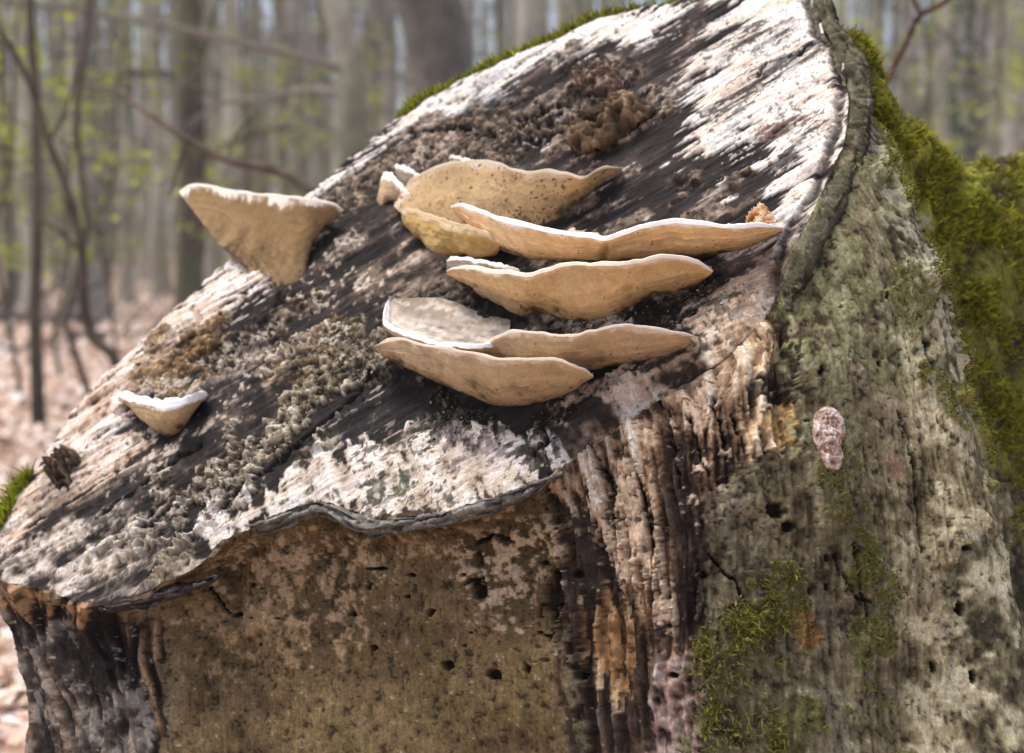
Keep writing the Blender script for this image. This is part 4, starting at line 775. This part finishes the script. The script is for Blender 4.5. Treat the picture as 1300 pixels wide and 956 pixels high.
tree('ivy_clad_tree', gx(112, 15), 15, 'ivy patched straight trunk at the upper left of the woods', seed=33, rad=.17, height=15, bark_c=GREY, lean=.015, limbs=6, low=3, leaves=200, ivy=420)
tree('dark_tree', gx(243, 13), 13, 'dark mossy trunk with a bright green leaf spray above the lone left fungus', seed=34, rad=.13, height=13, bark_c=DK, lean=.03, limbs=8, low=1.4, leaves=420, leafc=(lin(150, 172, 40), lin(196, 204, 70)))
tree('ivy_clad_tree', gx(1213, 14), 14, 'slim trunk wrapped in green ivy above the mossy root at the right', seed=35, rad=.08, height=11, bark_c=GREY, lean=.012, limbs=5, low=2.5, leaves=150, ivy=1500)
tree('dark_tree', gx(48, 6.0), 6.0, 'thin dark crooked trunk near the left edge of the woods', seed=36, rad=.026, height=5.5, bark_c=DK*.8, lean=.06, limbs=6, low=1.0, leaves=0, limb_len=1.2)
protos = [tree('beech_tree', 0, 0, 'x', seed=50+k, rad=rr, height=h, bark_c=c, lean=.045, limbs=10, low=.9, leaves=lv, twig=36, limb_len=2.4)
          for k, (rr, h, c, lv) in enumerate([(.10, 14, GREY, 90), (.13, 16, PALE*.85, 60), (.075, 12, BRN, 160), (.11, 15, GREY*.9, 200), (.05, 9, DK, 120), (.16, 17, GREY*1.1, 40)])]
KINDS = [('medium grey trunk blurred in the woods behind the stump', 'medium grey forest trunks'), ('smooth pale trunk blurred in the woods behind the stump', 'pale forest trunks'),
 ('slim brown trunk with some green leaves blurred in the woods behind', 'slim brown leafy trunks'), ('grey trunk among many yellow green leaves blurred in the woods behind', 'grey leafy forest trunks'),
 ('very thin dark trunk blurred in the woods behind the stump', 'thin dark forest trunks'), ('stoutest light grey trunk of the woods, nearly leafless and blurred', 'stout light grey trunks')]
spots = [(165, 19), (300, 17), (365, 21), (498, 16), (625, 19), (690, 14), (15, 20), (205, 24), (335, 26), (1110, 20), (1165, 24), (1270, 18), (80, 27), (268, 28), (410, 27), (740, 24), (140, 31), (185, 34), (470, 30), (580, 27), (30, 30), (1140, 29), (1240, 27), (1295, 23)]
rs = random.Random(5)
for _ in range(62): spots.append((rs.uniform(-250, 1550), rs.uniform(15, 42)))
for _ in range(30): spots.append((rs.choice((-1, 1))*rs.uniform(900, 1900)+650, rs.uniform(13, 36)))
for i, (u, d) in enumerate(spots):
    src = protos[i % 6]
    if i < 6: o = src
    else:
        o = src.copy(); COL.objects.link(o)
        for ch in src.children:
            c = ch.copy(); COL.objects.link(c); c.parent = o
    x = gx(u, d); o.location = (x, d, float(gz(np.float64(x), np.float64(d)))); o.rotation_euler = (0, 0, rs.uniform(0, 6.28)); s = rs.uniform(.8, 1.2); o.scale = (s, s, s)
    o['label'], o['group'] = KINDS[i % 6]

# young saplings with fresh leaves
def sapling_mesh(seed):
    r = np.random.default_rng(seed); h = r.uniform(1.8, 3.4); n = 10; t = np.linspace(0, 1, n)
    p = np.stack([np.cumsum(r.normal(0, .05, n)), np.cumsum(r.normal(0, .05, n)), t*h], 1); p -= p[0]; a = MB(); v, q = tube(p, .014*(1-.8*t)+.002, 5); a.add(v, q, DK)
    b = MB()
    for k in range(18):
        f = r.uniform(.25, 1); s0 = np.array([np.interp(f, t, p[:, j]) for j in range(3)]); an = r.uniform(0, 6.28); l = r.uniform(.3, .9)*(1.2-f*.6); dv = np.array([math.cos(an), math.sin(an), r.uniform(0, .4)])*l
        v, q = tube(np.stack([s0, s0+dv*.5, s0+dv]), [.005, .003, .001], 3); b.add(v, q, DK*.9)
        nl = 16; c = s0+dv*r.uniform(.25, 1.05, (nl, 1))+r.normal(0, .05, (nl, 3)); v, q = leaf_quads(c, .05, r); mx = r.random((nl, 1)); b.add(v, q, np.repeat(lin(138, 152, 50)*(1-mx)+lin(190, 196, 92)*mx, 4, 0))
    return a, b
saps = []
for k in range(3):
    a, b = sapling_mesh(80+k); o = empty('sapling'); tag(o, 'x', 'sapling'); a.build('stem', M_trunk, o); b.build('foliage', M_leaf, o); saps.append(o)
sspots = [(25, 7), (75, 8.5), (120, 6.5), (150, 9), (320, 11), (345, 13), (60, 15), (430, 14), (1120, 11), (1180, 9.5), (1260, 13), (1290, 10), (1150, 16), (230, 17), (500, 12), (10, 12), (1230, 19), (660, 15), (90, 20), (280, 21), (390, 19), (-60, 10), (1340, 12)]
for i, (u, d) in enumerate(sspots):
    src = saps[i % 3]
    if i < 3: o = src
    else:
        o = src.copy(); COL.objects.link(o)
        for ch in src.children:
            c = ch.copy(); COL.objects.link(c); c.parent = o
    x = gx(u, d); o.location = (x, d, float(gz(np.float64(x), np.float64(d)))); o.rotation_euler = (0, 0, rs.uniform(0, 6.28)); s = rs.uniform(.8, 1.25); o.scale = (s, s, s)
    o['label'] = 'blurred young sapling with fresh yellow green spring leaves'; o['group'] = 'leafing saplings under the trees'
# bare stems close behind the stump
def stem(name, pts, rads, c, label, cat, side=()):
    p = poly_at(pts, 40); w3 = P(p[:, 0], p[:, 1], p[:, 2]); rd = np.interp(np.linspace(0, 1, 40), np.linspace(0, 1, len(rads)), rads)
    root = empty(name, tuple(w3[0])); tag(root, label, cat); b = MB(); v, q = tube(w3, rd, 8); b.add(v, q, c*(1+.2*nz(fbm(v*30, 3)))[:, None]); o = b.build('stem', M_trunk); parent_keep(o, root)
    for s_, r2 in side:
        p = poly_at(s_, 16); w3 = P(p[:, 0], p[:, 1], p[:, 2]); b = MB(); v, q = tube(w3, np.interp(np.linspace(0, 1, 16), np.linspace(0, 1, len(r2)), r2), 6); b.add(v, q, c); o = b.build('twig', M_trunk); parent_keep(o, root)
# bare stems
stem('bent_stem', [(190, 620, 3.6), (150, 465, 3.6), (118, 430, 3.6), (106, 380, 3.6), (104, 320, 3.6), (88, 250, 3.6), (62, 180, 3.6), (35, 100, 3.6), (-10, 20, 3.6), (-60, -60, 3.6)], [.016, .014, .012, .009, .006], DK*.9, 'dark bent sapling stem curving up from behind the left edge of the stump', 'sapling', [([(62, 180, 3.6), (90, 120, 3.7), (100, 40, 3.8)], [.006, .003]), ([(104, 320, 3.6), (70, 290, 3.5), (40, 270, 3.5)], [.006, .003])])
stem('bare_branch', [(430, 290, 2.7), (385, 235, 2.7), (345, 215, 2.75), (290, 203, 2.8), (240, 178, 2.85), (200, 152, 2.9), (155, 122, 3.0), (110, 110, 3.1)], [.012, .010, .009, .007, .004], DK, 'bare dark branch arching across the woods toward the lone left fungus', 'branch', [([(240, 178, 2.85), (225, 215, 2.9), (215, 250, 2.95)], [.006, .002]), ([(290, 203, 2.8), (300, 170, 2.85), (330, 140, 2.9)], [.005, .002])])
stem('bare_branch', [(1095, 150, 2.3), (1130, 92, 2.3), (1150, 55, 2.3), (1168, 20, 2.3), (1200, 2, 2.3), (1240, -40, 2.3)], [.008, .006, .005, .004], lin(96, 72, 58), 'brown forked twig rising behind the mossy root at the upper right', 'branch', [([(1168, 20, 2.3), (1162, 5, 2.3), (1150, -30, 2.3)], [.004, .002])])
# fallen logs on the litter
def log(x0, d0, x1, d1, r, label, c):
    a = np.array([gx(x0, d0), d0, 0]); b = np.array([gx(x1, d1), d1, 0]); t = np.linspace(0, 1, 20)[:, None]; p = a*(1-t)+b*t; p[:, 2] = gz(p[:, 0], p[:, 1])+r*.7+.03*np.sin(t[:, 0]*7)
    root = empty('fallen_log', tuple(p[0])); tag(root, label, 'log'); m = MB(); v, q = tube(p, r*(1+.12*np.random.default_rng(int(d0*10)).normal(0, 1, (20, 12))), 12); m.add(v, q, c*(1+.3*nz(fbm(v*7, 3)))[:, None]); parent_keep(m.build('stem', M_trunk), root)
    m = MB(); e = p[-1]; an = np.linspace(0, 2*np.pi, 12, endpoint=False)
    for k in range(3):
        s0 = p[5+k*5]; v, q = tube(np.stack([s0, s0+np.array([.2, .1, .25]), s0+np.array([.3+k*.1, .3, .5])]), [r*.35, r*.2, r*.08], 6); m.add(v, q, c)
    parent_keep(m.build('branch_stub', M_trunk), root)
log(-60, 15, 110, 14, .11, 'dark fallen log lying across the leaf litter at the left edge', lin(84, 74, 66))
log(60, 11, 215, 13, .06, 'thin fallen log on the leaf litter left of the stump', lin(104, 92, 82))
log(-40, 10, 70, 10.6, .05, 'short weathered grey log in front of the dark fallen log', lin(120, 108, 98))

# leaf litter
def litter(n, seed):
    r = np.random.default_rng(seed); a = r.uniform(-.62, .62, n); d = 1.9+r.random(n)**1.6*20; m = r.random(n) < .3
    a = np.where(m, r.uniform(-1.2, 1.2, n), a)
    x = d*np.sin(a); y = d*np.cos(a); z = gz(x, y)+r.uniform(.0, .05, n)
    c = np.stack([x, y, z], 1); c[:, 2] += (fbm(c*np.array([1.1, 1.1, 0])+np.array([0, 0, 0]), 4)-.5)*.10*np.minimum(1, d/3)+.012
    th = r.uniform(0, 6.28, n); L = r.uniform(.022, .05, n)[:, None]; t = np.stack([np.cos(th), np.sin(th), r.normal(0, .35, n)], 1); s = np.stack([-np.sin(th), np.cos(th), r.normal(0, .35, n)], 1); up = np.array([0, 0, 1.])
    cu = r.normal(.25, .25, n)[:, None]
    v = np.stack([c-t*L, c-t*L*.2+s*L*.62+up*L*cu, c+t*L*1.1+up*L*.2, c-t*L*.1-s*L*.62+up*L*cu, c], 1).reshape(-1, 3); k = np.arange(n)*5
    tr = np.concatenate([np.stack([k, k+4, k+1], 1), np.stack([k+1, k+4, k+2], 1), np.stack([k+2, k+4, k+3], 1), np.stack([k+3, k+4, k], 1)])
    cc = ramp(r.normal(0, 1, n), [(-2, lin(120, 90, 68)), (-.8, lin(206, 174, 150)), (.2, lin(236, 216, 198)), (1.4, lin(248, 240, 230))])
    o = mesh_np('fallen_leaves', v, None, tr, np.repeat(cc, 5, 0), M_litter, smooth=False); tag(o, kind='stuff')
litter(80000, 1)

# the far-off wood: one mass of stems, twigs and first leaves
def far_wood():
    r = np.random.default_rng(77); m = MB()
    for k in range(1100):
        d = r.uniform(40, 95); x = r.uniform(-1.3, 1.3)*d; rad = r.uniform(.07, .24); h = r.uniform(10, 18)
        p = np.stack([x+np.cumsum(r.normal(0, .12, 6)), d+np.zeros(6), np.linspace(.3, h, 6)], 1); v, q = tube(p, rad*np.linspace(1.1, .4, 6), 5)
        c = [GREY, PALE*.9, BRN, GREY*.9][k % 4]; m.add(v, q, c)
    n = 85000; d = r.uniform(18, 90, n); x = r.uniform(-1.2, 1.2, n)*d; z = .0+r.random(n)**1.6*14
    c = np.stack([x, d, z], 1); t = r.normal(0, 1, (n, 3)); t[:, 2] += .4; t /= np.linalg.norm(t, axis=1)[:, None]; s = np.cross(t, r.normal(0, 1, (n, 3))); s /= np.linalg.norm(s, axis=1)[:, None]
    L = r.uniform(.4, 1.6, n)[:, None]; wd = (.003+.00025*d)[:, None]
    v = np.stack([c-s*wd, c+s*wd, c+t*L+s*wd*.4, c+t*L-s*wd*.4], 1).reshape(-1, 3); m.add(v, np.arange(n*4).reshape(n, 4), np.repeat(BRN[None]*r.uniform(.7, 1.4, n)[:, None], 4, 0))
    n = 64000; cl = np.stack([r.uniform(-1.2, 1.2, 1500)*60, r.uniform(24, 80, 1500), r.uniform(.6, 9, 1500)], 1); cl[:, 0] *= cl[:, 1]/60
    c = cl[r.integers(0, 1500, n)]+r.normal(0, .7, (n, 3)); v, q = leaf_quads(c, .16, r); mx = r.random((n, 1)); m.add(v, q, np.repeat(lin(128, 134, 62)*(1-mx)+lin(178, 180, 108)*mx, 4, 0))
    tag(m.build('distant_woodland', M_leaf), kind='stuff')
far_wood()

# thin spring haze between the trunks
def haze():
    v = np.array([[x, y, z] for x in (-300, 300) for y in (-300, 300) for z in (-1.1, 27)], float)
    q = [[0, 1, 3, 2], [4, 6, 7, 5], [0, 4, 5, 1], [2, 3, 7, 6], [0, 2, 6, 4], [1, 5, 7, 3]]
    m = bpy.data.materials.new('thin_haze'); m.use_nodes = True; t = m.node_tree; t.nodes.clear()
    o = t.nodes.new('ShaderNodeOutputMaterial'); p = t.nodes.new('ShaderNodeVolumePrincipled')
    p.inputs['Color'].default_value = (.93, .93, .95, 1); p.inputs['Density'].default_value = .0032
    t.links.new(p.outputs[0], o.inputs['Volume'])
    tag(mesh_np('haze', v, np.array(q), mat=m, smooth=False), kind='stuff')
haze()
